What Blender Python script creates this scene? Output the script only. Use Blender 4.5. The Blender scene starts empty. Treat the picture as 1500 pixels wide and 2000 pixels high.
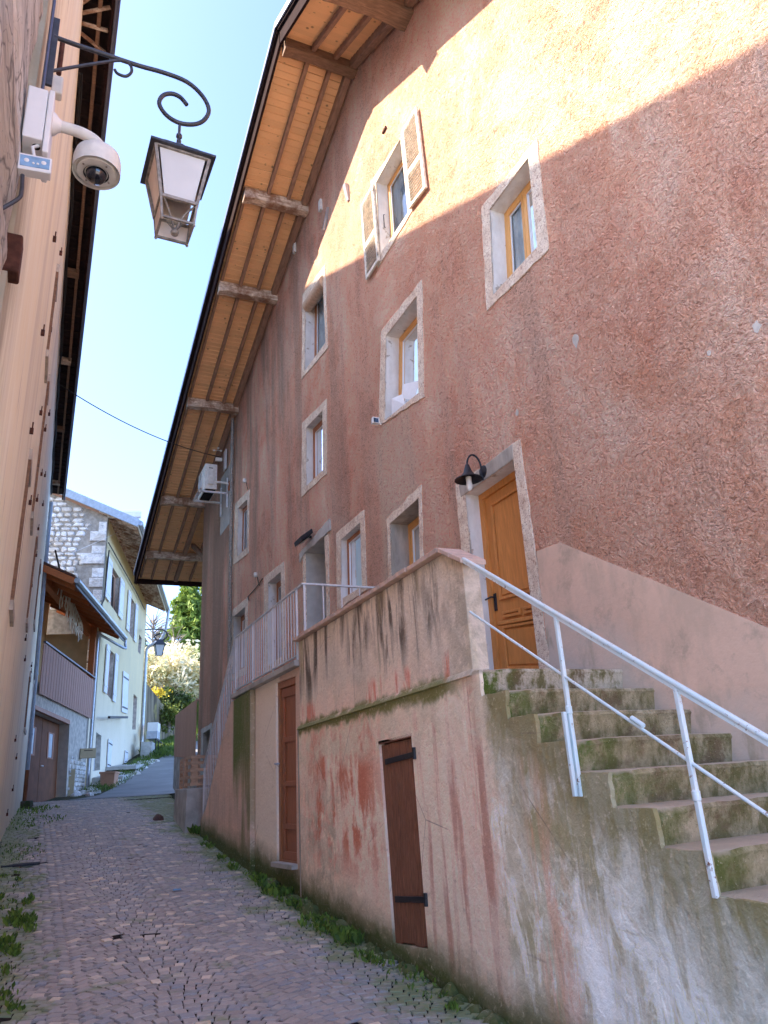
import bpy, bmesh, math, random
from mathutils import Vector, Matrix, noise
from mathutils.geometry import tessellate_polygon
random.seed(7)
R = math.radians
scene = bpy.context.scene
col = scene.collection
V = Vector

# ---------------------------------------------------------------- camera
# world: X towards the big pink house, Y up the street, Z up, eye of the photographer at the origin
FPX = 1450.0
_up = V((-248, 3950, -FPX)).normalized()
_fw = V((-700, -575, -FPX)); _fw = (_fw - _up * _fw.dot(_up)).normalized()
_rt = _fw.cross(_up)
CM = Matrix((_rt, _fw, _up))                     # camera axes -> world axes
cam_d = bpy.data.cameras.new('camera'); cam = bpy.data.objects.new('camera', cam_d); col.objects.link(cam)
cam.matrix_world = CM.to_4x4()
cam_d.sensor_fit = 'HORIZONTAL'; cam_d.sensor_width = 36.0; cam_d.lens = 36.0 * FPX / 1500.0
cam_d.clip_start = 0.05; cam_d.clip_end = 3000
scene.camera = cam

# ---------------------------------------------------------------- sky, sun, exposure
SUN = V((-1.45, 0.52, 1.52)).normalized()        # towards the sun
world = bpy.data.worlds.new('World'); scene.world = world; world.use_nodes = True
wn = world.node_tree.nodes; wl = world.node_tree.links
wn.clear()
wo = wn.new('ShaderNodeOutputWorld'); bg = wn.new('ShaderNodeBackground'); sky = wn.new('ShaderNodeTexSky')
sky.sky_type = 'NISHITA'; sky.sun_disc = False
sky.sun_elevation = math.asin(SUN.z); sky.sun_rotation = math.atan2(SUN.x, SUN.y)
sky.air_density = 0.5; sky.dust_density = 5.5; sky.ozone_density = 3.0; sky.altitude = 2500
bg.inputs[1].default_value = 0.15
wl.new(sky.outputs[0], bg.inputs[0]); wl.new(bg.outputs[0], wo.inputs[0])
sun_d = bpy.data.lights.new('sun', 'SUN'); sun_d.energy = 2.0; sun_d.angle = R(0.5); sun_d.color = (1.0, 0.85, 0.66)
sun = bpy.data.objects.new('sun', sun_d); col.objects.link(sun)
sun.rotation_euler = SUN.to_track_quat('Z', 'Y').to_euler(); sun.location = (-6, 3, 25)
scene.view_settings.view_transform = 'Standard'; scene.view_settings.look = 'None'
scene.view_settings.gamma = 1.0; scene.view_settings.use_curve_mapping = False
scene.view_settings.exposure = 3.05
scene.render.engine = 'CYCLES'
scene.cycles.max_bounces = 9; scene.cycles.diffuse_bounces = 6; scene.cycles.transparent_max_bounces = 12

# ---------------------------------------------------------------- pixel -> place
def ray(x, y): return CM @ V((x - 750, 1000 - y, -FPX))
def atX(x, y, D): r = ray(x, y); return r * (D / r.x)
def atY(x, y, D): r = ray(x, y); return r * (D / r.y)
def atZ(x, y, D): r = ray(x, y); return r * (D / r.z)
FE = V((0.2505, 1, 0)).normalized(); FN = V((FE.y, -FE.x, 0)); FA = V((0.0, 24.5, 0))
def atF(x, y, off=0.0):                           # facade plane of the far houses, off = metres in front
    r = ray(x, y); return r * ((FN.dot(FA) + off) / FN.dot(r))

# ---------------------------------------------------------------- mesh builder
class Mb:
    def __init__(s): s.v = []; s.f = []
    def add(s, vs, fs):
        n = len(s.v); s.v += [V(q) for q in vs]; s.f += [tuple(i + n for i in f) for f in fs]; return s
    def quad(s, a, b, c, d): return s.add([a, b, c, d], [(0, 1, 2, 3)])
    def hexa(s, c):                               # 8 corners: bottom loop 0-3, top loop 4-7
        return s.add(c, [(0, 3, 2, 1), (4, 5, 6, 7), (0, 1, 5, 4), (1, 2, 6, 5), (2, 3, 7, 6), (3, 0, 4, 7)])
    def box(s, lo, hi):
        x0, y0, z0 = lo; x1, y1, z1 = hi
        return s.hexa([(x0,y0,z0),(x1,y0,z0),(x1,y1,z0),(x0,y1,z0),(x0,y0,z1),(x1,y0,z1),(x1,y1,z1),(x0,y1,z1)])
    def beam(s, a, b, w, h, up=V((0, 0, 1))):     # rectangular bar a->b, w across, h along up
        a = V(a); b = V(b); d = (b - a).normalized(); sd = d.cross(up).normalized(); u = sd.cross(d).normalized()
        o = [sd * (i * w / 2) + u * (j * h / 2) for i, j in ((-1, -1), (1, -1), (1, 1), (-1, 1))]
        return s.hexa([a + q for q in o] + [b + q for q in o])
    def prism(s, poly, off):                      # polygon extruded by off
        off = V(off); n = len(poly); p = [V(q) for q in poly]
        caps = [tuple(range(n)), tuple(range(2*n-1, n-1, -1))]
        if n > 4:
            tr = tessellate_polygon([p]); caps = [tuple(t) for t in tr] + [tuple(i+n for i in reversed(t)) for t in tr]
        return s.add(p + [q + off for q in p], caps + [(i, i+n, (i+1) % n + n, (i+1) % n) for i in range(n)])
    def tube(s, path, r, n=8, cap=True):
        path = [V(p) for p in path]; m = len(path); rr = r if isinstance(r, (list, tuple)) else [r] * m
        t0 = (path[1] - path[0]).normalized(); ref = V((0, 0, 1)) if abs(t0.z) < 0.9 else V((1, 0, 0))
        u = t0.cross(ref).normalized(); vs = []
        for i in range(m):
            t = (path[min(i+1, m-1)] - path[max(i-1, 0)]).normalized()
            u = (u - t * u.dot(t)).normalized(); w = t.cross(u)
            for k in range(n):
                a = 2 * math.pi * k / n; vs.append(path[i] + (u * math.cos(a) + w * math.sin(a)) * rr[i])
        fs = [(i*n+k, i*n+(k+1) % n, (i+1)*n+(k+1) % n, (i+1)*n+k) for i in range(m-1) for k in range(n)]
        if cap: fs += [tuple(range(n-1, -1, -1)), tuple(range((m-1)*n, m*n))]
        return s.add(vs, fs)
    def lathe(s, c, prof, n=16, axis=V((0, 0, 1)), cap=True):    # prof: (radius, height along axis)
        axis = V(axis).normalized(); ref = V((1, 0, 0)) if abs(axis.x) < 0.9 else V((0, 1, 0))
        u = axis.cross(ref).normalized(); w = axis.cross(u); c = V(c); vs = []
        for r, h in prof:
            for k in range(n):
                a = 2*math.pi*k/n; vs.append(c + axis*h + (u*math.cos(a) + w*math.sin(a))*max(r, 1e-4))
        m = len(prof)
        fs = [(i*n+k, i*n+(k+1) % n, (i+1)*n+(k+1) % n, (i+1)*n+k) for i in range(m-1) for k in range(n)]
        if cap: fs += [tuple(range(n-1, -1, -1)), tuple(range((m-1)*n, m*n))]
        return s.add(vs, fs)
    def ring(s, outer, inner, off):               # frame between two loops of the same length, extruded by off
        n = len(outer); off = V(off); O = [V(q) for q in outer]; I = [V(q) for q in inner]
        vs = O + I + [q + off for q in O] + [q + off for q in I]; fs = []
        for i in range(n):
            j = (i+1) % n
            fs += [(i, j, n+j, n+i), (2*n+i, 3*n+i, 3*n+j, 2*n+j), (i, 2*n+i, 2*n+j, j), (n+i, n+j, 3*n+j, 3*n+i)]
        return s.add(vs, fs)
    def mesh(s, name, mat, smooth=False):
        me = bpy.data.meshes.new(name); me.from_pydata([tuple(q) for q in s.v], [], s.f)
        for m in (mat if isinstance(mat, (list, tuple)) else [mat]): me.materials.append(m)
        bm = bmesh.new(); bm.from_mesh(me); bmesh.ops.recalc_face_normals(bm, faces=bm.faces); bm.to_mesh(me); bm.free()
        if smooth:
            me.polygons.foreach_set('use_smooth', [True] * len(me.polygons))
            try: me.set_sharp_from_angle(angle=R(40))
            except Exception: pass
        me.update(); return me
    def build(s, name, mat, parent=None, smooth=False, kind=None, bevel=0, label=None):
        o = bpy.data.objects.new(name, s.mesh(name, mat, smooth)); col.objects.link(o)
        if parent: setp(o, parent)
        if kind: o['kind'] = kind
        if label: o['label'] = label
        if bevel:
            b = o.modifiers.new('bevel', 'BEVEL'); b.width = bevel; b.segments = 2; b.limit_method = 'ANGLE'
        return o
def wloc(o):
    t = V((0, 0, 0))
    while o: t += V(o.location); o = o.parent
    return t
BASES = {}
def setp(o, parent):
    o.parent = parent
    b = BASES.get(parent.name)
    if b is not None: o.matrix_parent_inverse = Matrix.Translation(-b)
def thing(name, label, cat, loc=(0, 0, 0), group=None):
    o = bpy.data.objects.new(name, None); col.objects.link(o); o.location = loc; o.empty_display_size = .2
    o['label'] = label; o['category'] = cat
    if group: o['group'] = group
    BASES[o.name] = V(loc); return o
def tag(o, label, cat, group=None, kind=None):
    o['label'] = label; o['category'] = cat
    if group: o['group'] = group
    if kind: o['kind'] = kind
    return o
def inst(name, me, M, parent=None):
    o = bpy.data.objects.new(name, me); col.objects.link(o)
    if parent: setp(o, parent)
    o.matrix_basis = M; return o
def frame_m(origin, x, y, z, s=(1, 1, 1)):
    M = Matrix.Identity(4)
    for i, a in enumerate((x, y, z)):
        for j in range(3): M[j][i] = a[j] * s[i]
    for j in range(3): M[j][3] = origin[j]
    return M
def jit(loop, step, amp, seed=0):                 # subdivide a closed loop and shift it unevenly (in the Y/Z of a wall)
    out = []; n = len(loop)
    for i in range(n):
        a = V(loop[i]); b = V(loop[(i+1) % n]); k = max(1, int((b-a).length/step)); t = (b-a).normalized(); pr = V((1, 0, 0)).cross(t)
        for j in range(k):
            q = a.lerp(b, j/k)
            if amp: q = q + pr * (noise.noise(q*6 + V((seed, 0, 0))) * amp + random.uniform(-.25, .25)*amp)
            out.append(q)
    return out
def holed(outer, holes):                          # triangulated flat polygon with holes
    loops = [[V(q) for q in outer]] + [[V(q) for q in h] for h in holes]
    vs = [q for l in loops for q in l]
    return vs, [tuple(t) for t in tessellate_polygon(loops)]

# ---------------------------------------------------------------- node helper
class N:
    def __init__(s, name, rough=.8, spec=.3, metal=0.0):
        s.m = bpy.data.materials.new(name); s.m.use_nodes = True; s.t = s.m.node_tree; s.n = s.t.nodes; s.l = s.t.links
        s.b = s.n['Principled BSDF']; s.b.inputs['Roughness'].default_value = rough
        s.b.inputs['Specular IOR Level'].default_value = spec; s.b.inputs['Metallic'].default_value = metal
        s.g = s.n.new('ShaderNodeNewGeometry'); s.tc = s.n.new('ShaderNodeTexCoord'); s.oi = s.n.new('ShaderNodeObjectInfo')
        s.pos = s.g.outputs['Position']; s.obj = s.tc.outputs['Object']; s.rnd = s.oi.outputs['Random']
    def inp(s, k, v):
        if isinstance(v, bpy.types.NodeSocket): s.l.new(v, k)
        elif isinstance(v, (tuple, list)) and len(v) == 3 and k.type == 'RGBA': k.default_value = (*v, 1)
        else: k.default_value = v
    def map(s, vec, scale=(1, 1, 1), loc=(0, 0, 0)):
        m = s.n.new('ShaderNodeMapping'); s.l.new(vec, m.inputs[0]); m.inputs[1].default_value = loc; m.inputs[3].default_value = scale; return m.outputs[0]
    def noise(s, vec, sc, det=4, ro=.55, dist=0):
        m = s.n.new('ShaderNodeTexNoise'); s.l.new(vec, m.inputs['Vector']); m.inputs['Scale'].default_value = sc
        m.inputs['Detail'].default_value = det; m.inputs['Roughness'].default_value = ro; m.inputs['Distortion'].default_value = dist; return m.outputs['Fac']
    def vor(s, vec, sc, feat='F1', out='Distance', rnd=1):
        m = s.n.new('ShaderNodeTexVoronoi'); s.l.new(vec, m.inputs['Vector']); m.inputs['Scale'].default_value = sc; m.feature = feat
        m.inputs['Randomness'].default_value = rnd; return m.outputs[out]
    def mr(s, v, a, b, c=0, d=1, smooth=False):
        m = s.n.new('ShaderNodeMapRange'); s.inp(m.inputs[0], v)
        for i, q in enumerate((a, b, c, d)): m.inputs[1+i].default_value = q
        if smooth: m.interpolation_type = 'SMOOTHSTEP'
        return m.outputs[0]
    def ma(s, op, a, b=0.0):
        m = s.n.new('ShaderNodeMath'); m.operation = op; s.inp(m.inputs[0], a); s.inp(m.inputs[1], b); return m.outputs[0]
    def mul(s, *a):
        r = a[0]
        for q in a[1:]: r = s.ma('MULTIPLY', r, q)
        return r
    def mx(s, f, a, b, mode='MIX'):
        m = s.n.new('ShaderNodeMix'); m.data_type = 'RGBA'; m.blend_type = mode; s.inp(m.inputs[0], f)
        s.inp(m.inputs[6], a); s.inp(m.inputs[7], b); return m.outputs[2]
    def xyz(s, v):
        m = s.n.new('ShaderNodeSeparateXYZ'); s.l.new(v, m.inputs[0]); return m.outputs
    def bump(s, h, st=.5, d=.02, prev=None):
        m = s.n.new('ShaderNodeBump'); s.inp(m.inputs['Height'], h); m.inputs['Strength'].default_value = st; m.inputs['Distance'].default_value = d
        if prev: s.l.new(prev, m.inputs['Normal'])
        return m.outputs[0]
    def band(s, c, lo, hi, soft=.1):              # soft 0..1 mask lo<c<hi
        return s.mul(s.mr(c, lo-soft, lo+soft, 0, 1, True), s.mr(c, hi-soft, hi+soft, 1, 0, True))
    def done(s, color, normal=None, rough=None, lift=None):
        if lift: color = s.mx(1.0, color, lift, 'MULTIPLY')
        s.inp(s.b.inputs['Base Color'], color)
        if normal is not None: s.l.new(normal, s.b.inputs['Normal'])
        if rough is not None: s.inp(s.b.inputs['Roughness'], rough)
        return s.m
def simple(name, c, rough=.6, var=.25, sc=20, spec=.3, metal=0, bump=.15, bd=.003):
    n = N(name, rough, spec, metal); f = n.noise(n.obj, sc, 5)
    c2 = tuple(q*(1-var) for q in c); c1 = tuple(min(1, q*(1+var)) for q in c)
    col_ = n.mx(n.mr(f, .3, .7), c2, c1); 
    return n.done(col_, n.bump(n.noise(n.obj, sc*4, 4), bump, bd) if bump else None)

# ---------------------------------------------------------------- materials
def pink_stucco():
    n = N('rough_pink_stucco', .92, .15); p = n.pos; x = n.xyz(p)
    big = n.noise(n.map(p, (1, .7, .45)), .6, 6, .62); wash = n.noise(n.map(p, (1, .9, .6), (4, 2, 9)), .9, 6, .65, .5); med = n.noise(n.map(p, (1, 1, .8)), 3.5, 4, .6)
    fine = n.noise(n.map(p, (1, .8, 1.1)), 23, 4, .66, .9); fin2 = n.noise(n.map(p, (1, .8, 1.1)), 50, 3, .6, .8)
    c = n.mx(n.mr(big, .36, .64), (.68, .38, .26), (.92, .60, .45)); c = n.mx(n.mr(wash, .50, .60, 0, .85), c, (.86, .67, .54)); c = n.mx(n.mr(wash, .47, .38, 0, .8), c, (.62, .31, .22)); drips = n.noise(n.map(p, (1, 1.8, .14), (8, 1, 3)), 1.2, 5, .6, .3); c = n.mx(n.mr(drips, .56, .66, 0, .5), c, (.48, .38, .31))
    c = n.mx(n.mr(med, .42, .72, 0, .8), c, (.80, .55, .43))
    # soot and grey wash, more of it towards the far end and in tall streaks
    st = n.noise(n.map(p, (1, 1.1, .16)), 1.3, 4, .6)
    far = n.mr(x[1], 6, 18, .15, 1); c = n.mx(n.mul(n.mr(st, .40, .62), far, .85), c, (.27, .205, .17))
    # grey run below the sill of the middle window
    run = n.mul(n.band(x[1], 8.0, 9.15, .1), n.band(x[2], 1.7, 5.0, .35), n.mr(st, .3, .5, .5, 1)); c = n.mx(n.mul(run, .75), c, (.60, .52, .42))
    # grey drips near the corner and under the eaves
    c = n.mx(n.mul(n.mr(x[1], 19.3, 19.9), .6), c, (.33, .25, .20))
    pit_shade = n.mr(n.ma('ADD', n.mul(fine, .65), n.mul(fin2, .35)), .36, .50, 1, 0)
    c = n.mx(n.mul(pit_shade, .60), c, (.26, .13, .09))  # crevice shade painted into the colour, following the bump grain
    c = n.mx(n.mul(n.mr(fin2, .52, .72), .6), c, (.88, .68, .54))
    h = n.ma('ADD', n.mul(fine, 1.0), n.mul(fin2, .45))
    b = n.bump(h, 1.0, .14); b = n.bump(n.noise(p, 2.2, 3), .35, .12, b)
    return n.done(c, b, lift=(1.55, 1.36, 1.24))
def smooth_render(name='smooth_pink_render'):
    n = N(name, .85, .2); p = n.pos; a = n.noise(p, 1.6, 6, .65); b2 = n.noise(n.map(p, (1, 1, .4)), 5, 5, .6); x = n.xyz(p)
    c = n.mx(n.mr(a, .35, .65), (.62, .47, .38), (.70, .53, .43)); c = n.mx(n.mul(n.mr(b2, .46, .62), .6), c, (.50, .40, .32)); c = n.mx(n.mr(n.noise(p, 3.4, 7, .75), .55, .64, 0, .5), c, (.38, .31, .25))
    low = n.mr(n.ma('ADD', n.ma('SUBTRACT', x[2], n.mul(x[1], .59)), n.mul(a, 1.2)), -1.15, -1.65, 0, 1)
    c = n.mx(n.mul(low, .75), c, (.50, .49, .46)); c = n.mx(n.mul(low, n.mr(b2, .5, .62), .7), c, (.30, .27, .2))
    return n.done(c, n.bump(n.noise(p, 30, 5), .4, .006, n.bump(a, .3, .05)), lift=(1.12, 1.04, .96))
def limewash():
    n = N('rough_limewash_surround', .9, .2); p = n.pos
    f = n.noise(p, 40, 4, .6, 1); a = n.noise(p, 6, 4, .6)
    c = n.mx(n.mr(a, .3, .7), (.66, .54, .46), (.90, .85, .78)); c = n.mx(n.mul(n.mr(f, .36, .5, 1, 0), .8), c, (.38, .24, .19))
    c = n.mx(n.mr(n.noise(n.map(p, (1, 1, .5)), 11, 5, .7), .62, .7, 0, .7), c, (.36, .30, .26))
    return n.done(c, n.bump(f, .9, .015), lift=(1.04, .99, .88))
def reveal_mat():
    n = N('painted_reveal', .8, .2); p = n.pos; a = n.noise(n.map(p, (1, 1, .5)), 5, 6, .65)
    c = n.mx(n.mr(a, .35, .6), (.80, .79, .76), (.66, .64, .60)); e = n.noise(p, 3.1, 6, .7)
    c = n.mx(n.mr(e, .60, .63), c, (.42, .37, .31)); return n.done(c, n.bump(e, .4, .02))
def reveal_stone():
    n = N('stone_reveal', .85, .2); p = n.pos; a = n.noise(n.map(p, (1, 1, .3)), 6, 6, .65)
    c = n.mx(n.mr(a, .35, .65), (.50, .45, .38), (.30, .27, .23)); return n.done(c, n.bump(a, .5, .03))
def terrace_plaster():
    n = N('stained_terrace_plaster', .82, .25); p = n.pos; x = n.xyz(p); y = x[1]; z = x[2]
    cl = n.noise(p, 1.3, 6, .62); md = n.noise(p, 4.5, 6, .65, .5); stk = n.noise(n.map(p, (1, 4.2, .33)), 1.0, 5, .6, .3)
    stk2 = n.noise(n.map(p, (1, 3.6, .6), (3, 7, 1)), 1.0, 6, .62, .7); fine = n.noise(p, 28, 5, .6)
    # lower wall: worn pink with rusty and grey fields
    low = n.mx(n.mr(cl, .38, .6), (.44, .345, .30), (.41, .37, .325)); low = n.mx(n.mr(n.noise(n.map(p, (1, 1, .6), (7, 7, 0)), 2.1, 6, .7), .48, .6, 0, .8), low, (.46, .41, .36))
    blot = n.noise(n.map(p, (1, 1.5, .75), (2, 0, 1)), 1.5, 6, .68, .6); rust = n.mul(n.band(y, 6.7, 8.7, .35), n.band(z, -.75, .62, .3), n.mr(n.ma('ADD', n.mul(blot, .7), n.mul(stk, .3)), .43, .50))
    low = n.mx(n.mul(rust, .95), low, (.30, .105, .07))
    grey = n.mul(n.band(y, 7.7, 9.0, .25), n.band(z, -1.0, .05, .2), n.mr(md, .42, .55)); low = n.mx(n.mul(grey, .9), low, (.27, .24, .20))
    low = n.mx(n.mul(n.band(y, 4.6, 5.9, .2), n.mr(stk, .52, .6), .75), low, (.26, .13, .11))
    low = n.mx(n.mul(n.mr(n.noise(n.map(p, (1, 1.8, .7), (9, 2, 4)), 1.4, 6, .66), .5, .6), n.mr(y, 9.3, 8.8), .7), low, (.42, .37, .33))
    low = n.mx(n.mul(n.band(z, .25, .72, .12), n.mr(md, .40, .56), .85), low, (.36, .33, .28))
    # left wing with the brown door: greyer mauve, algae near y 11.2..12.4
    lw = n.mx(n.mr(cl, .4, .6), (.34, .255, .22), (.29, .225, .20))
    lw = n.mx(n.band(y, 9.95, 11.2, .03), lw, (.40, .37, .34))
    lw = n.mx(n.mul(n.mr(stk, .5, .65), n.mr(y, 11.2, 11.4), .7), lw, (.20, .16, .12))
    alg = n.mul(n.band(y, 11.25, 12.3, .05), n.mr(n.ma('ADD', z, n.mul(stk2, 1.6)), .55, 1.35)); lw = n.mx(n.mul(alg, .95), lw, (.045, .07, .015))
    alg2 = n.mul(n.band(y, 11.22, 11.75, .05), n.mr(stk2, .42, .55)); lw = n.mx(n.mul(alg2, .8), lw, (.10, .10, .05))
    low = n.mx(n.mr(y, 9.0, 9.05), low, lw)
    # stair side: grey cement, olive film, white bloom
    sg = n.mx(n.mr(md, .38, .62), (.33, .32, .27), (.44, .44, .41)); sg = n.mx(n.mr(cl, .45, .6, 0, .8), sg, (.24, .225, .13))
    wb = n.noise(n.map(p, (1, 2.3, .8), (5, 5, 5)), 1.3, 6, .7, .4); sg = n.mx(n.mul(n.mr(wb, .47, .56), n.mr(z, .5, -.1), .9), sg, (.60, .63, .65)); sg = n.mx(n.mul(n.mr(stk, .52, .60), n.mr(z, .4, -.2), .7), sg, (.62, .66, .70)); sg = n.mx(n.mul(n.band(y, 4.0, 4.35, .07), n.mr(stk2, .44, .55), .6), sg, (.44, .27, .21))
    # film gathers under the steps: distance below the stair line
    d = n.ma('SUBTRACT', n.ma('SUBTRACT', n.mul(y, .594), 2.2), z)
    sg = n.mx(n.mul(n.mr(n.ma('ADD', d, n.mul(md, -.9)), .45, -.35), .85), sg, (.115, .105, .045))
    sg = n.mx(n.mul(n.mr(stk2, .62, .7), .5), sg, (.13, .11, .08))
    edge = n.ma('ADD', y, n.mul(md, .5)); low = n.mx(n.mr(edge, 5.02, 4.86), low, sg)
    # parapet
    up = n.mx(n.mr(cl, .35, .65), (.37, .325, .29), (.31, .285, .26)); up = n.mx(n.mul(n.mr(n.ma('ADD', z, n.mul(md, .5)), 1.35, .95), n.mr(y, 5.2, 6.2), .8), up, (.48, .36, .31))
    up = n.mx(n.mul(n.mr(n.noise(n.map(p, (1, 1.3, .5), (1, 8, 2)), 1.6, 6, .7), .5, .62), .5), up, (.25, .225, .19))
    drip = n.mul(n.mr(stk2, .49, .58), n.mr(n.ma('ADD', z, n.mul(n.noise(n.map(p, (1, 3.2, .01)), 1.0, 2), 1.5)), 1.75, 2.15)); up = n.mx(n.mul(drip, .93), up, (.05, .04, .033))
    drip2 = n.mul(n.mr(stk, .5, .62), n.mr(z, 1.1, 1.7)); up = n.mx(n.mul(drip2, .6), up, (.16, .135, .11))
    up = n.mx(n.mul(n.mr(stk, .58, .66), .35), up, (.20, .19, .10)); up = n.mx(n.mul(n.mr(y, 5.35, 4.9), n.mr(md, .4, .55), .8), up, (.20, .18, .15))
    up = n.mx(n.mul(n.band(z, .74, .95, .06), n.mr(stk2, .56, .62), .9), up, (.33, .13, .10))
    up = n.mx(n.mr(y, 9.0, 9.05), up, lw)
    c = n.mx(n.mr(z, .715, .735), low, up)
    lm = n.band(n.ma('ADD', z, n.mul(n.ma('SUBTRACT', md, .5), .25)), .63, .77, .045); c = n.mx(n.mul(lm, n.mr(y, 9.1, 9.0), n.mr(y, 4.9, 5.3), .9), c, (.075, .085, .02))
    # moss on the foot of the wall and damp at the ground line
    gz = n.ma('SUBTRACT', z, n.ma('ADD', -1.93, n.mul(y, .09)))
    ft = n.ma('ADD', n.ma('ADD', gz, .07), n.mul(n.ma('ADD', n.mul(md, .5), n.mul(cl, .5)), -.45)); c = n.mx(n.mul(n.mr(ft, .2, -.02), .8), c, (.12, .115, .075)); c = n.mx(n.mul(n.mr(ft, .03, -.12), .95), c, (.035, .05, .015))
    c = n.mx(n.mul(n.mr(fine, .58, .75), .25), c, (.65, .6, .52)); c = n.mx(n.mul(n.mr(fine, .42, .3), .3), c, (.12, .1, .08))
    # hairline cracks
    cr = n.vor(n.map(n.n and p, (1, 1, 1)), .9, 'DISTANCE_TO_EDGE'); crk = n.mul(n.mr(cr, .0, .006, 1, 0), n.mr(cl, .5, .6))
    c = n.mx(n.mul(crk, .7), c, (.10, .08, .07))
    b = n.bump(n.ma('ADD', n.mul(fine, .5), n.mul(md, 1.0)), .55, .03); b = n.bump(cl, .4, .1, b)
    return n.done(c, b, lift=(2.45, 2.36, 2.12))
def mossy_step():
    n = N('mossy_concrete_step', .9, .15); p = n.pos; x = n.xyz(p); nz = n.xyz(n.g.outputs['Normal'])[2]
    a = n.noise(p, 2.3, 6, .65); b2 = n.noise(n.map(p, (1, 1, .5)), 7, 6, .7); f = n.noise(p, 60, 4, .7)
    c = n.mx(n.mr(a, .35, .65), (.24, .215, .13), (.37, .33, .24)); c = n.mx(n.mr(b2, .42, .60, 0, .85), c, (.085, .085, .03)); c = n.mx(n.mr(n.noise(n.map(p, (1, 1, 1), (4, 4, 4)), 4.5, 6, .7), .5, .62, 0, .8), c, (.13, .095, .06))
    c = n.mx(n.mul(n.mr(n.ma('ADD', x[0], n.mul(a, .9)), 3.75, 3.35), n.mr(b2, .32, .5), n.mr(x[2], -.5, .1, .35, 1)), c, (.06, .115, .014))
    c = n.mx(n.mul(n.mr(x[2], .55, .62), n.mr(b2, .56, .44), .9), c, (.40, .385, .33))
    c = n.mx(n.mul(n.mr(f, .62, .72), .5), c, (.55, .5, .4)); c = n.mx(n.mul(n.mr(f, .4, .3), .6), c, (.05, .05, .02))
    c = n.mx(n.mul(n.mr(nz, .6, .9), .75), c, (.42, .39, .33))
    return n.done(c, n.bump(n.ma('ADD', f, b2), .8, .03), lift=(1.75, 1.62, 1.5))
def peach_render():
    n = N('aged_peach_render', .9, .15); p = n.pos; x = n.xyz(p)
    s1 = n.noise(n.map(p, (1, 1.2, .12)), 1.3, 5, .6, .4); s2 = n.noise(n.map(p, (1, 3, .5)), 2, 6, .65); g = n.noise(p, 14, 5, .6)
    c = n.mx(n.mr(s2, .35, .65), (.84, .73, .58), (.88, .79, .67))
    c = n.mx(n.mul(n.mr(s1, .48, .68), .75), c, (.66, .58, .49)); c = n.mx(n.mul(n.mr(x[2], 1.4, -.3), .5), c, (.52, .47, .41))
    nearp = n.mul(n.mr(n.ma('ADD', x[1], n.mul(s2, 1.6)), 5.0, 4.1), .9); c = n.mx(nearp, c, (.34, .28, .22))
    c = n.mx(n.mul(n.mr(s1, .33, .4, 1, 0), n.mr(s2, .5, .6), .7), c, (.30, .25, .21))
    return n.done(c, n.bump(g, .5, .012, n.bump(s2, .3, .05)), lift=(1.14, 1.24, 1.22))
def rubble_face(name='limestone_plaster', st=(1, 1, 1.4)):
    n = N(name, .92, .15); p = n.pos; a = n.noise(n.map(p, st), 3.5, 7, .7, .8); b2 = n.noise(n.map(p, st), 9, 6, .7, .5)
    c = n.mx(n.mr(a, .38, .56), (.66, .65, .63), (.95, .93, .90)); c = n.mx(n.mr(b2, .56, .66, 0, .7), c, (.28, .27, .27))
    c = n.mx(n.mul(n.mr(n.noise(p, 1.2, 4), .5, .6), .5), c, (.56, .47, .36))
    if st[1] < .2:
        dv = n.n.new('ShaderNodeVectorMath'); dv.operation = 'MULTIPLY_ADD'; nz_ = n.n.new('ShaderNodeTexNoise'); nz_.inputs['Scale'].default_value = 5; n.l.new(p, nz_.inputs['Vector']); n.l.new(nz_.outputs['Color'], dv.inputs[0]); dv.inputs[1].default_value = (.25, .5, .25); n.l.new(p, dv.inputs[2])
        ck = n.vor(n.map(dv.outputs[0], (1, 1.1, 3.6)), 1.5, 'DISTANCE_TO_EDGE'); c = n.mx(n.mul(n.mr(ck, .0, .045, 1, 0), .75), c, (.16, .15, .15)); ck2 = n.vor(n.map(dv.outputs[0], (1, 2.4, 9)), 1.5, 'DISTANCE_TO_EDGE'); c = n.mx(n.mul(n.mr(ck2, .0, .03, 1, 0), n.mr(b2, .45, .55), .7), c, (.25, .24, .24))
    return n.done(c, n.bump(n.ma('ADD', a, n.mul(b2, .5)), 1.0, .09))
def yellow_render():
    n = N('pale_yellow_render', .9, .15); p = n.pos; x = n.xyz(p); a = n.noise(n.map(p, (1, 1, .4)), 1.2, 5, .6); g = n.noise(p, 5, 5, .7)
    c = n.mx(n.mr(a, .35, .65), (.78, .66, .40), (.70, .60, .38)); c = n.mx(n.mr(n.ma('ADD', x[2], n.mul(a, 3)), 7.2, 3.8), c, (.86, .76, .58))
    c = n.mx(n.mr(g, .60, .68, 0, .45), c, (.50, .46, .40)); return n.done(c, n.bump(g, .4, .03))
def wood(name, c, dark=.55, axis=(1, 1, 8), rough=.6, sc=1.0, knots=0, bump=.3, spec=.3, island=False):
    n = N(name, rough, spec); v = n.map(n.obj, axis); w = n.noise(v, 5*sc, 6, .6, .6); r = n.rnd
    c2 = tuple(q*dark for q in c); cc = n.mx(n.mr(w, .3, .7), c2, c)
    cc = n.mx(n.mr(r, 0, 1, 0, .35), cc, tuple(q*.62 for q in c))
    if knots:
        k = n.vor(n.map(n.pos, (1, 1.1, .8)), knots); kn = n.mr(k, .06, .15, 1, 0)
        k2 = n.vor(n.map(n.pos, (1, 2.2, 1.8), (3, 1, 5)), knots*.9); kn = n.ma('MAXIMUM', kn, n.mul(n.mr(k2, .05, .12, 1, 0), .8))
        cc = n.mx(n.mul(kn, .85), cc, tuple(q*.2 for q in c))
    return n.done(cc, n.bump(w, bump, .006))
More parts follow.
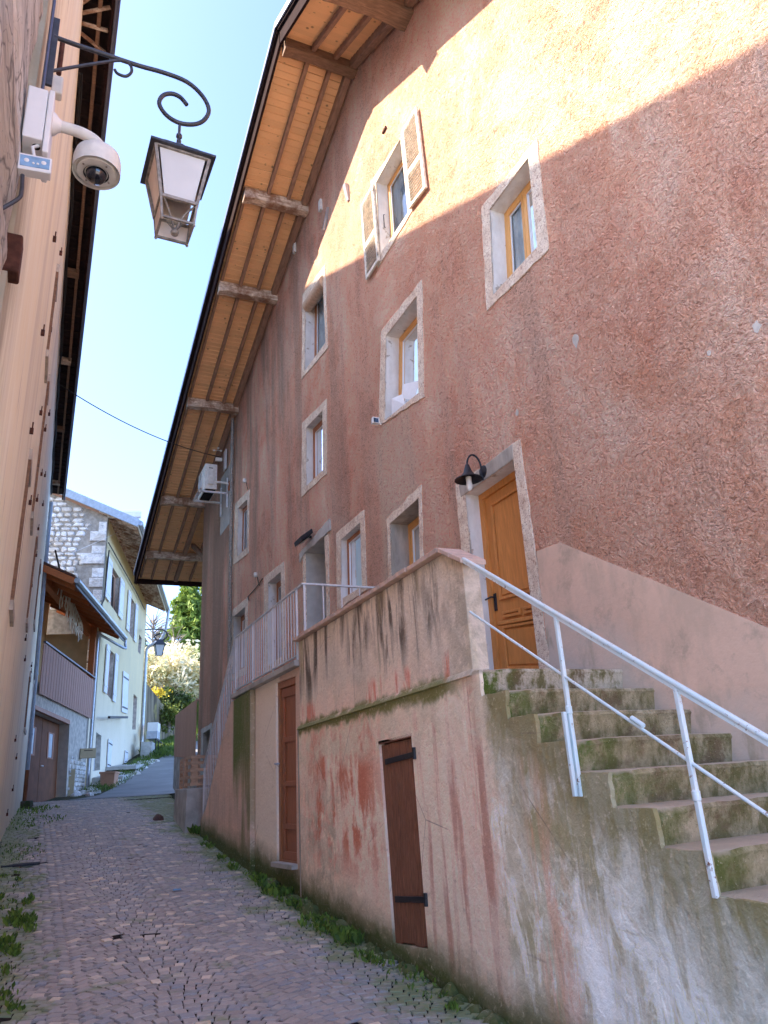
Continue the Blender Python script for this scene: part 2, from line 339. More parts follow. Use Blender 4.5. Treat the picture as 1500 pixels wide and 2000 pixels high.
def old_wood_grey():
    n = N('weathered_grey_beam', .9, .15); v = n.map(n.obj, (1.2, 7, 7)); w = n.noise(v, 3, 6, .7, .5); a = n.noise(n.pos, 2.2, 5, .7)
    c = n.mx(n.mr(w, .35, .62), (.36, .25, .18), (.85, .74, .60)); c = n.mx(n.mr(a, .44, .58, 0, .9), c, (.25, .13, .075))
    return n.done(c, n.bump(w, .9, .02))
def cobble_mat():
    n = N('porphyry_cobble', .55, .4); p = n.pos; r = n.rnd; x = n.xyz(p); a = n.noise(p, 1.1, 4); f = n.noise(p, 55, 4, .7)
    at = n.n.new('ShaderNodeAttribute'); at.attribute_name = 'tone'; r2 = at.outputs['Fac']
    c = n.mx(r2, (.11, .092, .092), (.19, .155, .148)); c = n.mx(n.mr(r2, .86, .98), c, (.28, .22, .18)); c = n.mx(n.mr(r2, .12, .03), c, (.12, .115, .135))
    c = n.mx(n.mr(a, .4, .65, 0, .4), c, (.16, .145, .15)); c = n.mx(n.mul(n.mr(f, .55, .75), .35), c, (.36, .31, .27))
    m = n.noise(p, 2.4, 5, .65); ed = n.ma('ADD', n.mr(x[0], 2.2, 2.95), n.mr(x[0], .45, -.2)); c = n.mx(n.mul(n.mr(n.ma('ADD', m, n.mul(ed, .3)), .58, .74), .75), c, (.07, .085, .03))
    return n.done(c, n.bump(f, .5, .006), n.mr(f, .3, .7, .42, .7), lift=(3.1, 3.35, 3.2))
def joint_mat():
    n = N('joint_earth', .95, .1); p = n.pos; a = n.noise(p, 2, 5); g = n.noise(p, 4, 5, .7)
    c = n.mx(n.mr(a, .3, .7), (.022, .019, .018), (.05, .042, .035)); c = n.mx(n.mr(g, .6, .7, 0, .9), c, (.03, .045, .012))
    return n.done(c, n.bump(n.noise(p, 40, 4), .6, .02))
def asphalt():
    n = N('worn_asphalt', .85, .25); p = n.pos; a = n.noise(p, .7, 5); f = n.noise(p, 30, 4, .7)
    c = n.mx(n.mr(a, .3, .7), (.22, .215, .21), (.32, .315, .30)); c = n.mx(n.mr(f, .5, .8, 0, .4), c, (.3, .29, .28)); return n.done(c, n.bump(f, .5, .01))
def ground_mat():
    n = N('damp_earth_and_moss', .95, .1); p = n.pos; a = n.noise(p, 1.4, 6, .65); g = n.noise(p, 6, 6, .7); x = n.xyz(p)
    c = n.mx(n.mr(a, .35, .65), (.06, .052, .04), (.12, .10, .08)); c = n.mx(n.mr(g, .42, .6), c, (.045, .07, .018)); return n.done(c, n.bump(g, .8, .04))
def leafmat(name, c1, c2, rough=.55, trans=.25):
    n = N(name, rough, .3); at = n.n.new('ShaderNodeAttribute'); at.attribute_name = 'tone'
    c = n.mx(at.outputs['Fac'], c1, c2); n.done(c)
    tr = n.n.new('ShaderNodeBsdfTranslucent'); n.l.new(c, tr.inputs[0]); ms = n.n.new('ShaderNodeMixShader'); ms.inputs[0].default_value = trans
    out = n.n['Material Output']; n.l.new(n.b.outputs[0], ms.inputs[1]); n.l.new(tr.outputs[0], ms.inputs[2]); n.l.new(ms.outputs[0], out.inputs[0]); return n.m
def glass_mat(name='window_glass', tint=(.8, .9, .95)):
    n = N(name, .03, .5); tr = n.n.new('ShaderNodeBsdfTransparent'); tr.inputs[0].default_value = (*tint, 1)
    gl = n.n.new('ShaderNodeBsdfGlossy'); gl.inputs['Roughness'].default_value = .03; gl.inputs[0].default_value = (.9, .95, 1, 1)
    fr = n.n.new('ShaderNodeFresnel'); fr.inputs[0].default_value = 1.5; ms = n.n.new('ShaderNodeMixShader'); n.l.new(n.ma('ADD', fr.outputs[0], .06), ms.inputs[0])
    n.l.new(tr.outputs[0], ms.inputs[1]); n.l.new(gl.outputs[0], ms.inputs[2]); n.l.new(ms.outputs[0], n.n['Material Output'].inputs[0]); return n.m
def lace_mat():
    n = N('lace_curtain', .9, .1); w = n.noise(n.map(n.pos, (1, 30, 2)), 1, 3); f = n.vor(n.pos, 38)
    c = n.mx(n.mr(w, .35, .65), (.70, .75, .78), (.42, .47, .52)); c = n.mx(n.mr(f, .1, .3, .5, 0), c, (.88, .9, .92)); return n.done(c)

M = {}
M['pink'] = pink_stucco(); M['smooth'] = smooth_render(); M['lime'] = limewash(); M['reveal'] = reveal_mat(); M['rstone'] = reveal_stone()
M['terrace'] = terrace_plaster(); M['step'] = mossy_step(); M['peach'] = peach_render(); M['stone'] = rubble_face('limestone_plaster', (1, .13, 2.2)); M['yellow'] = yellow_render()
M['rubble'] = rubble_face('rubble_stone'); M['gable'] = simple('grey_gable_mortar', (.36, .33, .29), .95, .3, 6, .1); M['mortar'] = simple('pale_mortar', (.52, .48, .42), .95, .3, 6, .1)
M['board'] = wood('larch_soffit_board', (1.0, .62, .32), .8, (1, 8, 1), .6, 1, 4.5, .25)
M['rafter'] = wood('brown_stained_rafter', (.42, .25, .17), .5, (4, 1, 1), .75)
M['beam'] = old_wood_grey(); M['barge'] = wood('dark_barge_board', (.035, .018, .017), .6, (4, 1, 1), .9, 1, 0, .2, .05)
M['brownbeam'] = wood('old_brown_beam', (.32, .19, .12), .4, (1, 7, 7), .8)
M['oak'] = wood('varnished_oak', (.82, .42, .13), .8, (8, 8, 1), .38, 1.2, 0, .12, .45); M['oakdark'] = wood('red_brown_joinery', (.46, .18, .07), .7, (8, 8, 1), .45, 1.2, 0, .12, .4)
M['ddoor'] = wood('honey_door_paint', (.74, .31, .085), .7, (5, 5, .7), .55, 1.2, 0, .2, .25)
M['plank'] = wood('weathered_dark_planks', (.38, .17, .10), .3, (12, 12, .8), .75, 2, 0, .5)
M['bdoor'] = wood('red_brown_door', (.46, .18, .09), .65, (8, 8, 1), .5, 1.2, 0, .2)
M['gdoor'] = simple('dark_brown_garage_door', (.21, .085, .04), .8, .2, 3)
M['iron'] = simple('black_iron', (.022, .022, .028), .5, .3, 30, .5, .3); M['rust'] = simple('rusty_iron', (.085, .035, .025), .85, .4, 25, .2)
M['lamp'] = simple('dark_lamp_paint', (.055, .055, .065), .45, .3, 20, .5, .2); M['lampw'] = simple('worn_lamp_metal', (.30, .27, .235), .6, .5, 25, .4, .2)
M['whitep'] = simple('white_housing', (.80, .80, .79), .4, .04, 8, .5, 0, .03); M['dirtyw'] = simple('stained_white_plastic', (.72, .71, .66), .5, .15, 12)
M['rail'] = simple('pale_blue_paint', (.72, .88, .93), .4, .15, 18, .5, 0, .25); _r = N('chipped_pale_blue_paint', .4, .45); _f = _r.noise(_r.pos, 26, 6, .75); _g = _r.noise(_r.pos, 4, 4)
M['rail'] = _r.done(_r.mx(_r.mr(_r.ma('ADD', _f, _r.mul(_g, .25)), .74, .78), _r.mx(_r.mr(_g, .4, .6), (.70, .87, .93), (.80, .90, .92)), (.22, .11, .07)), _r.bump(_f, .25, .004))
M['galv'] = simple('galvanised_bars', (.68, .70, .72), .45, .15, 15, .5, .1)
M['zinc'] = simple('zinc_sheet', (.42, .46, .52), .38, .15, 8, .5, .6); M['bluepipe'] = simple('grey_blue_pipe', (.27, .33, .42), .45, .15, 6, .5)
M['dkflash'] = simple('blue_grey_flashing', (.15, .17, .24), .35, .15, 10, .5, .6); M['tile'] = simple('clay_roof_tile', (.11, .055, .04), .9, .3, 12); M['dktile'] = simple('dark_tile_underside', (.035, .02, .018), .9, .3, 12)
M['coping'] = simple('terracotta_coping', (.64, .47, .38), .85, .2, 12); M['conc'] = simple('weathered_concrete', (.46, .45, .42), .9, .3, 3, .2, 0, .5, .02)
M['cement'] = simple('fresh_grey_cement', (.50, .485, .45), .9, .15, 5, .2, 0, .4, .01); M['shut'] = simple('flaking_white_shutter', (.70, .66, .58), .8, .3, 14, .2, 0, .5)
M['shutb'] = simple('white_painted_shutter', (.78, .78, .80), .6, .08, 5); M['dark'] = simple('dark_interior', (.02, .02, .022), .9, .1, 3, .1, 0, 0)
M['glass'] = glass_mat(); M['lace'] = lace_mat(); M['curt'] = simple('grey_blue_curtain', (.78, .84, .90), .9, .25, 6, .1, 0, 0); M['milk'] = simple('frosted_lantern_glass', (.66, .66, .63), .3, .06, 4, .5, 0, 0)
M['pinkglass'] = simple('pinkish_lantern_glass', (.82, .70, .60), .4, .15, 8, .5, 0, 0)  # pinkish tone for the side and lower panes of the lantern
M['lens'] = simple('black_dome_lens', (.012, .014, .02), .05, .1, 5, .8, 0, 0); M['blueled'] = simple('blue_led_panel', (.22, .38, .58), .2, .3, 14, .5, 0, 0)
M['rubber'] = simple('black_cable', (.02, .02, .022), .6, .2, 20, .3, 0, 0); M['cobble'] = cobble_mat(); M['joint'] = joint_mat(); M['asph'] = asphalt(); M['earth'] = ground_mat()
M['bal'] = wood('balcony_larch_slats', (.50, .27, .20), .7, (10, 10, 1), .7); M['orb'] = wood('orange_stained_timber', (.52, .16, .05), .75, (1, 6, 6), .55); M['ochre'] = simple('ochre_render', (.62, .46, .27), .9, .12, 3)
M['terra'] = simple('terracotta_planter', (.50, .27, .17), .85, .15, 5); M['mail'] = simple('beige_mailbox', (.56, .47, .30), .5, .06, 5); M['pallet'] = wood('raw_pallet_wood', (.72, .50, .35), .6, (1, 6, 6), .85)
M['fence'] = wood('brown_fence_boards', (.62, .38, .27), .75, (10, 10, 1), .8); M['grass'] = leafmat('grass_blades', (.05, .09, .015), (.16, .24, .04)); M['weed'] = leafmat('weed_leaves', (.07, .13, .03), (.22, .36, .06))
M['conifer'] = leafmat('conifer_sprays', (.06, .11, .02), (.26, .36, .06)); M['pale'] = leafmat('pale_blossom', (.34, .36, .12), (.95, .86, .62), .6, .35); M['bush'] = leafmat('bush_leaves', (.045, .075, .02), (.20, .25, .045))
M['yell'] = leafmat('yellow_flowers', (.5, .42, .03), (.75, .6, .06)); M['twig'] = simple('grey_twigs', (.26, .22, .18), .9, .3, 5, .1, 0, 0); M['bark'] = simple('brown_bark', (.16, .12, .09), .95, .3, 5)
M['litter'] = simple('blue_paper', (.2, .4, .65), .6, .1, 5, .3, 0, 0); M['brown_rock'] = simple('brown_rock', (.17, .10, .08), .85, .3, 6, .2, 0, .6, .03)
M['icicle'] = simple('white_cord', (.72, .68, .58), .7, .1, 5, .2, 0, 0)

# ---------------------------------------------------------------- ground
GP = [(-6, -1.95), (2, -1.68), (4.8, -1.47), (7, -1.33), (9, -1.19), (11.25, -1.02), (14.7, -.66), (17.7, -.36), (24, .04), (28, .17), (32, .50), (36, 1.05), (42, 1.85), (48, 2.65), (60, 4.0), (75, 5.3), (110, 8)]
def gz(y):
    for (a, za), (b, zb) in zip(GP, GP[1:]):
        if y <= b: 
            t = (y-a)/(b-a); return za + (zb-za)*t
    return GP[-1][1]
def gh(x, y):
    z = (gz(y-.8) + gz(y) + gz(y+.8))/3
    if y < 24: z += -.05*math.exp(-((x-.12)/.22)**2) + .03*math.sin(x*1.3+.5) + .012*noise.noise(V((x*1.2, y*1.2, 0)))
    return z
def sheet(name, xs, ys, fx, dz, mat, kind='structure'):
    m = Mb(); nx = len(xs)
    for y in ys:
        for u in xs:
            x = fx(u, y); m.v.append(V((x, y, gh(x, y)+dz)))
    m.f = [(j*nx+i, j*nx+i+1, (j+1)*nx+i+1, (j+1)*nx+i) for j in range(len(ys)-1) for i in range(nx-1)]
    o = m.build(name, mat, smooth=True); o['kind'] = kind; return o
ys = [-30, -10, -4] + [i*.35 for i in range(-8, 80)] + [28+i*1.0 for i in range(0, 48)] + [80, 95, 120, 200, 600]
xs = [-600, -100, -30, -10, -4] + [-2+i*.2 for i in range(0, 36)] + [6, 8, 11, 16, 24, 40, 80, 200, 600]
sheet('ground', xs, ys, lambda u, y: u, -.04, M['earth'])
street = sheet('cobbled_street', [i/20 for i in range(21)], [i*.3 for i in range(-10, 89)], lambda u, y: (-.42 + u*(3.40 if y < 15 else 3.40+min(1.2, (y-15)*.1))), -.006, M['joint'])
sq = N('pale_bounce_paving', .9, .2); sq.done(sq.mx(sq.mr(sq.noise(sq.pos, 1.5, 5), .35, .65), (.66, .61, .54), (.74, .70, .64)), sq.bump(sq.noise(sq.pos, 12, 5), .4, .01))  # unseen pale paving added behind the camera to bounce sunlight into the street
sheet('bounce_square', [-30+i*1.0 for i in range(0, 61)], [-40+i*1.0 for i in range(0, 42)], lambda u, y: u, -.012, sq.m)
# path beyond: runs along the houses and bends to the right behind the pink house
def path_x(u, y):
    l = atF_l(y); r = l + (3.1 if y < 34 else max(2.3, 3.1-(y-34)*.05))
    return l + (r-l)*u
def atF_l(y):                                     # left edge of the path, measured from the photograph
    pts = [(22, -.1), (25.5, .75), (28.5, 2.2), (33, 3.3), (37, 4.6), (41, 5.6), (46, 7.2), (50, 8.3), (60, 11)]
    for (a, xa), (b, xb) in zip(pts, pts[1:]):
        if y <= b: return xa + (xb-xa)*max(0, (y-a)/(b-a))
    return pts[-1][1]
sheet('asphalt_path', [i/8 for i in range(9)], [25.9+i*.6 for i in range(0, 56)], path_x, .012, M['asph'])

# cobbles laid in segmental arcs: the nearest 300 are single parts, the rest one mesh
def cobble_mesh(seed):
    rnd = random.Random(seed); m = Mb(); n = 4; a = .5
    base = [(-a, -a), (a, -a), (a, a), (-a, a)]
    def loop(sc, z): return [V((x*sc*(1+rnd.uniform(-.06, .06)), y*sc*(1+rnd.uniform(-.06, .06)), z + rnd.uniform(-.04, .04))) for x, y in base]
    m.v = loop(1, -.5) + loop(.99, .12) + loop(.90, .24); m.f = [(i+k*4, (i+1) % 4+k*4, (i+1) % 4+k*4+4, i+k*4+4) for k in (0, 1) for i in range(4)] + [(8, 9, 10, 11)]
    return m
protos = [cobble_mesh(i) for i in range(8)]; pm = [p.mesh('cobble', M['cobble'], True) for p in protos]
for me in pm:
    at = me.attributes.new('tone', 'FLOAT', 'FACE'); t = random.random()
    for d in at.data: d.value = t
cob = []
strip = 1.18; rad = .86; pitch = .098
for sidx in range(-1, 5):
    cx = -.12 + sidx*strip
    for k in range(0, 225):
        y0 = 4.2 + k*pitch + (sidx % 2)*.3
        if y0 > 27.3: break
        nn = 12 + (k % 2); ws = [random.uniform(.8, 1.25) for _ in range(nn)]; tw = sum(ws); u = -strip/2
        for w in ws:
            w = w*strip/tw; uc = u + w/2
            y = y0 + math.sqrt(max(0, rad*rad-uc*uc)) - rad + random.uniform(-.006, .006); x = cx + uc
            ang = -math.asin(max(-.95, min(.95, uc/rad))) + random.uniform(-.05, .05)
            xr = 2.97 if y < 15 else 2.9 + (y-15)*.11
            if -.34 < x < xr and y > 4.4 and not (y > 25.8 and x > path_x(0, y)): cob.append((x, y, ang, w/math.cos(ang)-.002, pitch*math.cos(ang)-.001))
            u += w
cob = [c for c in cob if not (noise.noise(V((c[0]*1.6, c[1]*1.6, 3))) > .45 and random.random() < .12)]
def visible(x, y):
    c = CM.transposed() @ V((x, y, gh(x, y))); 
    if c.z >= 0: return None
    return 750 + FPX*c.x/-c.z, 1000 - FPX*c.y/-c.z
near = []
for c in cob:
    q = visible(c[0], c[1])
    if q and 0 < q[0] < 1500 and q[1] < 2000: near.append((c[1]+.1*c[0], c))
near.sort(key=lambda q: q[0]); single = set(id(c) for _, c in near[:300])
rest = Mb(); tones = []
for i, c in enumerate(cob):
    x, y, ang, w, d = c; z = gh(x, y) - .007 + random.uniform(-.003, .003); e = .3
    sl = (gh(x, y+e)-gh(x, y-e))/(2*e); ti = random.uniform(-.025, .025)
    A = V((math.cos(ang), math.sin(ang), math.sin(ang)*sl+ti)); B = V((-math.sin(ang), math.cos(ang), math.cos(ang)*sl+random.uniform(-.025, .025))); C3 = V((0, 0, 1))
    Mx = frame_m((x, y, z), A, B, C3, (w*.93, d*.93, .06))
    if id(c) in single: inst('cobble', pm[i % 8], Mx, street)
    else:
        p = protos[i % 8]; n0 = len(rest.v); rest.v += [Mx @ q for q in p.v]; rest.f += [tuple(k+n0 for k in f) for f in p.f]
        tones += [random.random()]*len(p.f)
me = bpy.data.meshes.new('cobbles'); me.from_pydata([tuple(q) for q in rest.v], [], rest.f); me.materials.append(M['cobble'])
at = me.attributes.new('tone', 'FLOAT', 'FACE'); at.data.foreach_set('value', tones); me.polygons.foreach_set('use_smooth', [True]*len(me.polygons))
try: me.set_sharp_from_angle(angle=R(50))
except Exception: pass
ro = bpy.data.objects.new('cobbles', me); col.objects.link(ro); ro.parent = street; ro['kind'] = 'stuff'

# ---------------------------------------------------------------- the pink house
DX = 4.3
house = thing('pink_house', 'tall pink roughcast house with wide timber eaves on the right of the street', 'house', (4.3, 12, -.6))
def Q(pts, D=DX): return [atX(x, y, D) for x, y in pts]
def bil(q, u, v): return q[0].lerp(q[1], u).lerp(q[3].lerp(q[2], u), v)      # u left->right, v top->bottom
def inset(q, wl, wt=None, wr=None, wb=None):
    wt = wl if wt is None else wt; wr = wl if wr is None else wr; wb = wt if wb is None else wb
    W = (q[1]-q[0]).length; H = (q[3]-q[0]).length
    return [bil(q, wl/W, wt/H), bil(q, 1-wr/W, wt/H), bil(q, 1-wr/W, 1-wb/H), bil(q, wl/W, 1-wb/H)]
def shift(q, dx): return [V((p.x+dx, p.y, p.z)) for p in q]
WIN = {
 'U': dict(o=[(592,575),(636,517),(641,680),(590,741)], i=[(598,584),(631,536),(637,669),(596,725)], d=.2),
 'S': dict(o=[(591,827),(639,779),(639,926),(590,971)], i=[(599,836),(631,802),(632,918),(599,950)], d=.14),
 'M': dict(o=[(746,647),(825,546),(830,775),(741,832)], i=[(755,656),(815.5,577.5),(819,767.5),(752.5,822)], d=.22),
 'W': dict(o=[(942,405),(1050,272),(1073,488),(952,608)], i=[(957.7,410),(1033.3,308),(1051,482.4),(965,576)], d=.2),
 'H': dict(o=[(725,355),(790,262),(806,412),(739,524)], i=[(735.7,357),(783.4,270.7),(798,416),(743.7,497.5)], d=.2),
 'A': dict(o=[(459.7,984.7),(488,955.8),(485.8,1081),(456,1104)], i=[(466,993),(484,975),(484,1069),(463.8,1087)], d=.12),
 'B': dict(o=[(448.7,1196.4),(485.3,1166),(481.7,1317),(446,1334)], i=[(457,1204.6),(479.5,1185.4),(478.4,1303.6),(454,1317)], d=.19),
 'C': dict(o=[(516.6,1127.7),(556,1096),(560,1292.6),(516,1317)], i=[(524.3,1138.7),(549.6,1116.7),(551.8,1281.6),(523,1300.9)], d=.19),
 'D': dict(o=[(592,1072),(642,1030),(645,1216),(595,1243)], i=[(597,1080),(635.7,1046.6),(639.8,1216),(600,1240)], d=.75),
 'E': dict(o=[(658,1041),(712.6,995.7),(717.6,1152.4),(660,1191)], i=[(666.7,1054.8),(705,1020.4),(708.5,1145.5),(668.7,1170)], d=.11),
 'F': dict(o=[(757,1013),(824,946.7),(829,1150),(763,1205)], i=[(763,1022.7),(819,973),(823,1145),(769,1192)], d=.28),
 'G': dict(o=[(891.7,946.7),(1016.7,858),(1078,1322),(925,1322)], i=[(911,966),(1005,898),(1057,1319),(941,1319)], d=.19),
 'K': dict(o=[(393.5,1425),(414.5,1412),(412,1500),(392,1520)], i=[(398,1432),(411.5,1423),(409,1482),(397,1500)], d=.3),
}
for w in WIN.values(): w['O'] = Q(w['o']); w['I'] = Q(w['i'])
def roof_z(y):                                    # plane of the soffit boards
    return 12.50 - .285*(y-9.07) if y > 9.07 else 12.50 - .55*(9.07-y)
# wall sheet with openings, split into broad bays so that the triangles stay fair
outer = [(-4, -2.4), (2, -2), (8, -1.6), (14, -1.2), (22.32, -.7), (22.32, roof_z(22.32)), (16, roof_z(16)), (9.07, 12.5), (2, roof_z(2)), (-4, roof_z(-4))]
vs, fs = holed([(DX, a, b) for a, b in outer], [w['I'] for w in WIN.values()])
wm = Mb().add(vs, fs)
Mb().add(vs, fs).build('wall', M['pink'], house)
bx = Mb()
def wedge(m, x0, x1, y0, y1):
    pr = [(x0, y0, -2.4), (x0, y1, -2.4), (x0, y1, roof_z(y1)-.05)] + ([(x0, 9.07, 12.45)] if y0 < 9.07 < y1 else []) + [(x0, y0, roof_z(y0)-.05)]
    m.prism(pr, (x1-x0, 0, 0))
wedge(bx, DX+.9, DX+9, -3.9, 22.2); bx.build('light_block_core', M['pink'], house)  # unseen solid core added behind the openings to block light
e = Mb(); e.box((DX+.002, 22.0, -2.4), (DX+9, 22.31, roof_z(22.3)-.05)); e.box((DX+.01, -4, -2.4), (DX+9, -3.9, 5)); e.build('end_wall', M['pink'], house)

def opening(k, sur='lime', rev='reveal', prou=.014, amp=.022, surround=True):
    w = WIN[k]; I = w['I']; O = w['O']
    if surround:
        n = 10; Oj = jit(O, .12, amp, ord(k)); cnt = len(Oj)
        # matching inner loop: same number of points per side
        Ij = []; 
        for a in range(4):
            kk = max(1, int((O[(a+1) % 4]-O[a]).length/.12))
            for j in range(kk): Ij.append(I[a].lerp(I[(a+1) % 4], j/kk))
        Mb().ring(shift(Oj, -prou), shift(Ij, -prou), (prou+.004, 0, 0)).build('window_surround', M[sur], house)
    m = Mb(); d = w['d']
    F = shift(I, -prou*.9 if surround else 0); B = shift(inset(I, -.0), d)
    for a in range(4):
        b = (a+1) % 4; m.quad(F[a], F[b], B[b], B[a])
    m.build('reveal', M[rev], house)
    return shift(I, d)
def window(k, mat='oak', fw=.055, lace=True, casements=1, cur='lace', **kw):
    q = opening(k, **kw); q2 = inset(q, fw)
    q = shift(q, 0)
    win = Mb().ring(shift(inset(q, -.01), -.01), shift(q2, -.01), (.06, 0, 0)).build('window', M[mat], house, bevel=.004)
    def sash(a, b):
        s = [bil(q2, a, 0), bil(q2, b, 0), bil(q2, b, 1), bil(q2, a, 1)]; s2 = inset(s, fw*.85)
        Mb().ring(shift(inset(s, .003), -.028), shift(s2, -.022), (.05, 0, 0)).build('sash', M[mat], win, bevel=.004)
        s3 = inset(s2, .0); Mb().ring(shift(s2, -.005), shift(inset(s2, .012), -.005), (.02, 0, 0)).build('glazing_bead', M['whitep'], win)
        Mb().quad(*shift(s3, .008)).build('pane', M['glass'], win)
        # curtain with folds
        m = Mb(); nf = 26; c = inset(s2, -.01)
        for j in range(nf+1):
            u = j/nf; dx = .035 + .012*math.sin(u*nf*1.05)+.006*math.sin(u*40)
            for v in (0, .5, 1): p = bil(c, u, v); m.v.append(V((p.x+dx+.006*v, p.y, p.z)))
        m.f = [(j*3+i, j*3+i+1, j*3+i+4, j*3+i+3) for j in range(nf) for i in range(2)]
        m.build('curtain', M[cur], win, smooth=True)
    if casements == 1: sash(0, 1)
    else: sash(0, .5); sash(.5, 1)
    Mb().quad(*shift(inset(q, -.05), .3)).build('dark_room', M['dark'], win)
    return win
window('U', 'oakdark', .06, cur='curt', amp=.02)
window('S', 'oakdark', .06, cur='curt'); window('M', 'oak', .06); window('W', 'oak', .055, casements=2, cur='curt'); window('H', 'oak', .05)
window('A', 'oakdark', .07, cur='curt'); window('B', 'oakdark', .07, cur='curt', rev='cement'); window('C', 'oakdark', .07, cur='curt'); window('E', 'oakdark', .035, cur='curt'); window('F', 'oak', .06, cur='curt', rev='rstone', amp=.03)
# small dark opening at the foot
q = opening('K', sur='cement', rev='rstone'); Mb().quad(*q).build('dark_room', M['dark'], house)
# roller blind box in the top of the upper left window
q = WIN['U']['I']; a = V((DX+.03, q[0].y+.01, q[0].z-.17)); b = V((DX+.03, q[1].y-.01, q[1].z-.17)); Mb().tube([a, b], .12, 14).build('blind_box', M['pallet'], house, smooth=True)
# bare doorway with grey cement lintel
q = opening('D', rev='cement', surround=False); Mb().quad(*shift(q, -.01)).build('back_panel', M['cement'], house)
O = WIN['D']['O']; I = WIN['D']['I']
Mb().prism(jit([V((DX, O[0].y+.15, O[0].z-.05)), V((DX, O[1].y-.1, O[1].z+.12)), V((DX, O[1].y-.12, I[1].z)), V((DX, I[1].y, I[1].z)), V((DX, I[0].y, I[0].z)), V((DX, O[0].y+.15, I[0].z-.1))], .12, .02, 3), (-.03, 0, 0)).build('lintel', M['cement'], house)
for s in (0, 1):
    p = [O[0], I[0], I[3], O[3]] if s == 0 else [I[1], O[1], O[2], I[2]]
    Mb().prism(jit([V((DX, a.y, min(a.z, I[s].z-.02))) for a in p], .14, .03, 5+s), (-.016, 0, 0)).build('door_jamb', M['lime'], house)
# main door: jambs, thick lintel, panelled leaf
q = opening('G', sur='lime', rev='reveal', amp=.03)
WG = WIN['G']; I = WG['I']
Mb().hexa([V((DX-.022, I[0].y+.10, I[0].z-.0)), V((DX+.18, I[0].y+.05, I[0].z)), V((DX+.18, I[1].y+.0, I[1].z)), V((DX-.022, I[1].y, I[1].z)), V((DX-.022, I[0].y+.12, I[0].z+.16)), V((DX+.18, I[0].y+.05, I[0].z+.17)), V((DX+.18, I[1].y, I[1].z+.17)), V((DX-.022, I[1].y-.03, I[1].z+.17))]).build('lintel', M['rstone'], house, bevel=.012)
leaf = Mb().prism(shift(q, .0), (.05, 0, 0)).build('front_door', M['ddoor'], house)
Mb().ring(shift(q, -.03), shift(inset(q, .075, .075, .03, 0.0), -.03), (.03, 0, 0)).build('door_frame', M['ddoor'], leaf, bevel=.004)
dq = inset(q, .085, .08, .03, .0)
def dpanel(u0, u1, v0, v1, name='door_panel', raised=True):
    s = [bil(dq, u0, v0), bil(dq, u1, v0), bil(dq, u1, v1), bil(dq, u0, v1)]
    Mb().ring(shift(s, -.026), shift(inset(s, .028), -.026), (.026, 0, 0)).build('moulding', M['ddoor'], leaf, bevel=.005)
    if raised: s2 = inset(s, .05); Mb().prism(shift(s2, -.012), (.012, 0, 0)).build(name, M['ddoor'], leaf, bevel=.004)
dpanel(.14, .97, .05, .60); dpanel(.14, .97, .74, .97); dpanel(.17, .53, .665, .70, raised=False); dpanel(.6, .97, .665, .70, raised=False)
s = [bil(dq, .08, .715), bil(dq, 1, .715), bil(dq, 1, .735), bil(dq, .08, .735)]; Mb().prism(shift(s, -.035), (.035, 0, 0)).build('rail_moulding', M['ddoor'], leaf, bevel=.008)
s = [bil(dq, .0, .555), bil(dq, .055, .553), bil(dq, .055, .65), bil(dq, .0, .652)]; hp = Mb().prism(shift(s, -.012), (.012, 0, 0)).build('lock_plate', M['iron'], leaf, bevel=.003)
p = bil(dq, .03, .575); Mb().tube([p+V((-.012, 0, 0)), p+V((-.06, 0, 0)), p+V((-.062, .11, -.005))], .009, 8).build('handle', M['iron'], leaf, smooth=True)
# smooth render field rising with the stair
sp = Q([(1047, 1078), (1095, 1060), (1300, 1143), (1500, 1226)]); lowp = [V((DX, -1.5, sp[3].z - (sp[3].y+1.5)*.58)), V((DX, -1.5, -2.35)), V((DX, 3.5, -2.0)), V((DX, WG['O'][2].y-.004, .3)), V((DX, WG['O'][2].y-.004, WG['O'][2].z)), V((DX, sp[0].y-.02, sp[0].z))]
Mb().prism([V((DX, p.y, p.z)) for p in sp] + lowp, (-.012, 0, 0)).build('plaster_field', M['smooth'], house)

# shutters of the sunlit window: stiles, rails, slats
def shutter(px, open_edge):
    q = Q(px, DX-.06); w = .055; q2 = inset(q, w)
    fr = Mb().ring(q, q2, (.035, 0, 0)).build('shutter', M['shut'], house, bevel=.003)
    m0 = [bil(q2, 0, .57), bil(q2, 1, .57), bil(q2, 1, .63), bil(q2, 0, .63)]; Mb().prism(m0, (.03, 0, 0)).build('middle_rail', M['shut'], fr)
    m = Mb(); H = (q2[3]-q2[0]).length; n = int(H/.055)
    for k in range(n):
        v = (k+.5)/n
        if .56 < v < .64: continue
        a = bil(q2, -.01, v); b = bil(q2, 1.01, v); dv = V((0, 0, -.02))
        m.hexa([a+V((.0, 0, -.016)), b+V((.0, 0, -.016)), b+V((.006, 0, -.022)), a+V((.006, 0, -.022)), a+V((.028, 0, .006)), b+V((.028, 0, .006)), b+V((.034, 0, .0)), a+V((.034, 0, .0))])
    m.build('slats', M['shut'], fr, kind='stuff')
    e = 1 if open_edge == 'R' else 0
    for v in (.08, .92):
        p = bil(q, e, v); Mb().tube([p+V((0, 0, -.03)), p+V((0, 0, .03))], .014, 8).build('hinge', M['lampw'], fr)
shutter([(704, 402), (727, 358), (738.5, 508), (714, 547)], 'R'); shutter([(784, 256), (812, 207), (830.5, 365), (798, 408)], 'L')
a = atX(752, 432, DX+.11); Mb().tube([a+V((0, .0, .13)), a+V((-.02, 0, .12)), a+V((-.02, 0, -.12)), a+V((0, 0, -.13))], .008, 6).build('shutter_bar', M['iron'], house)

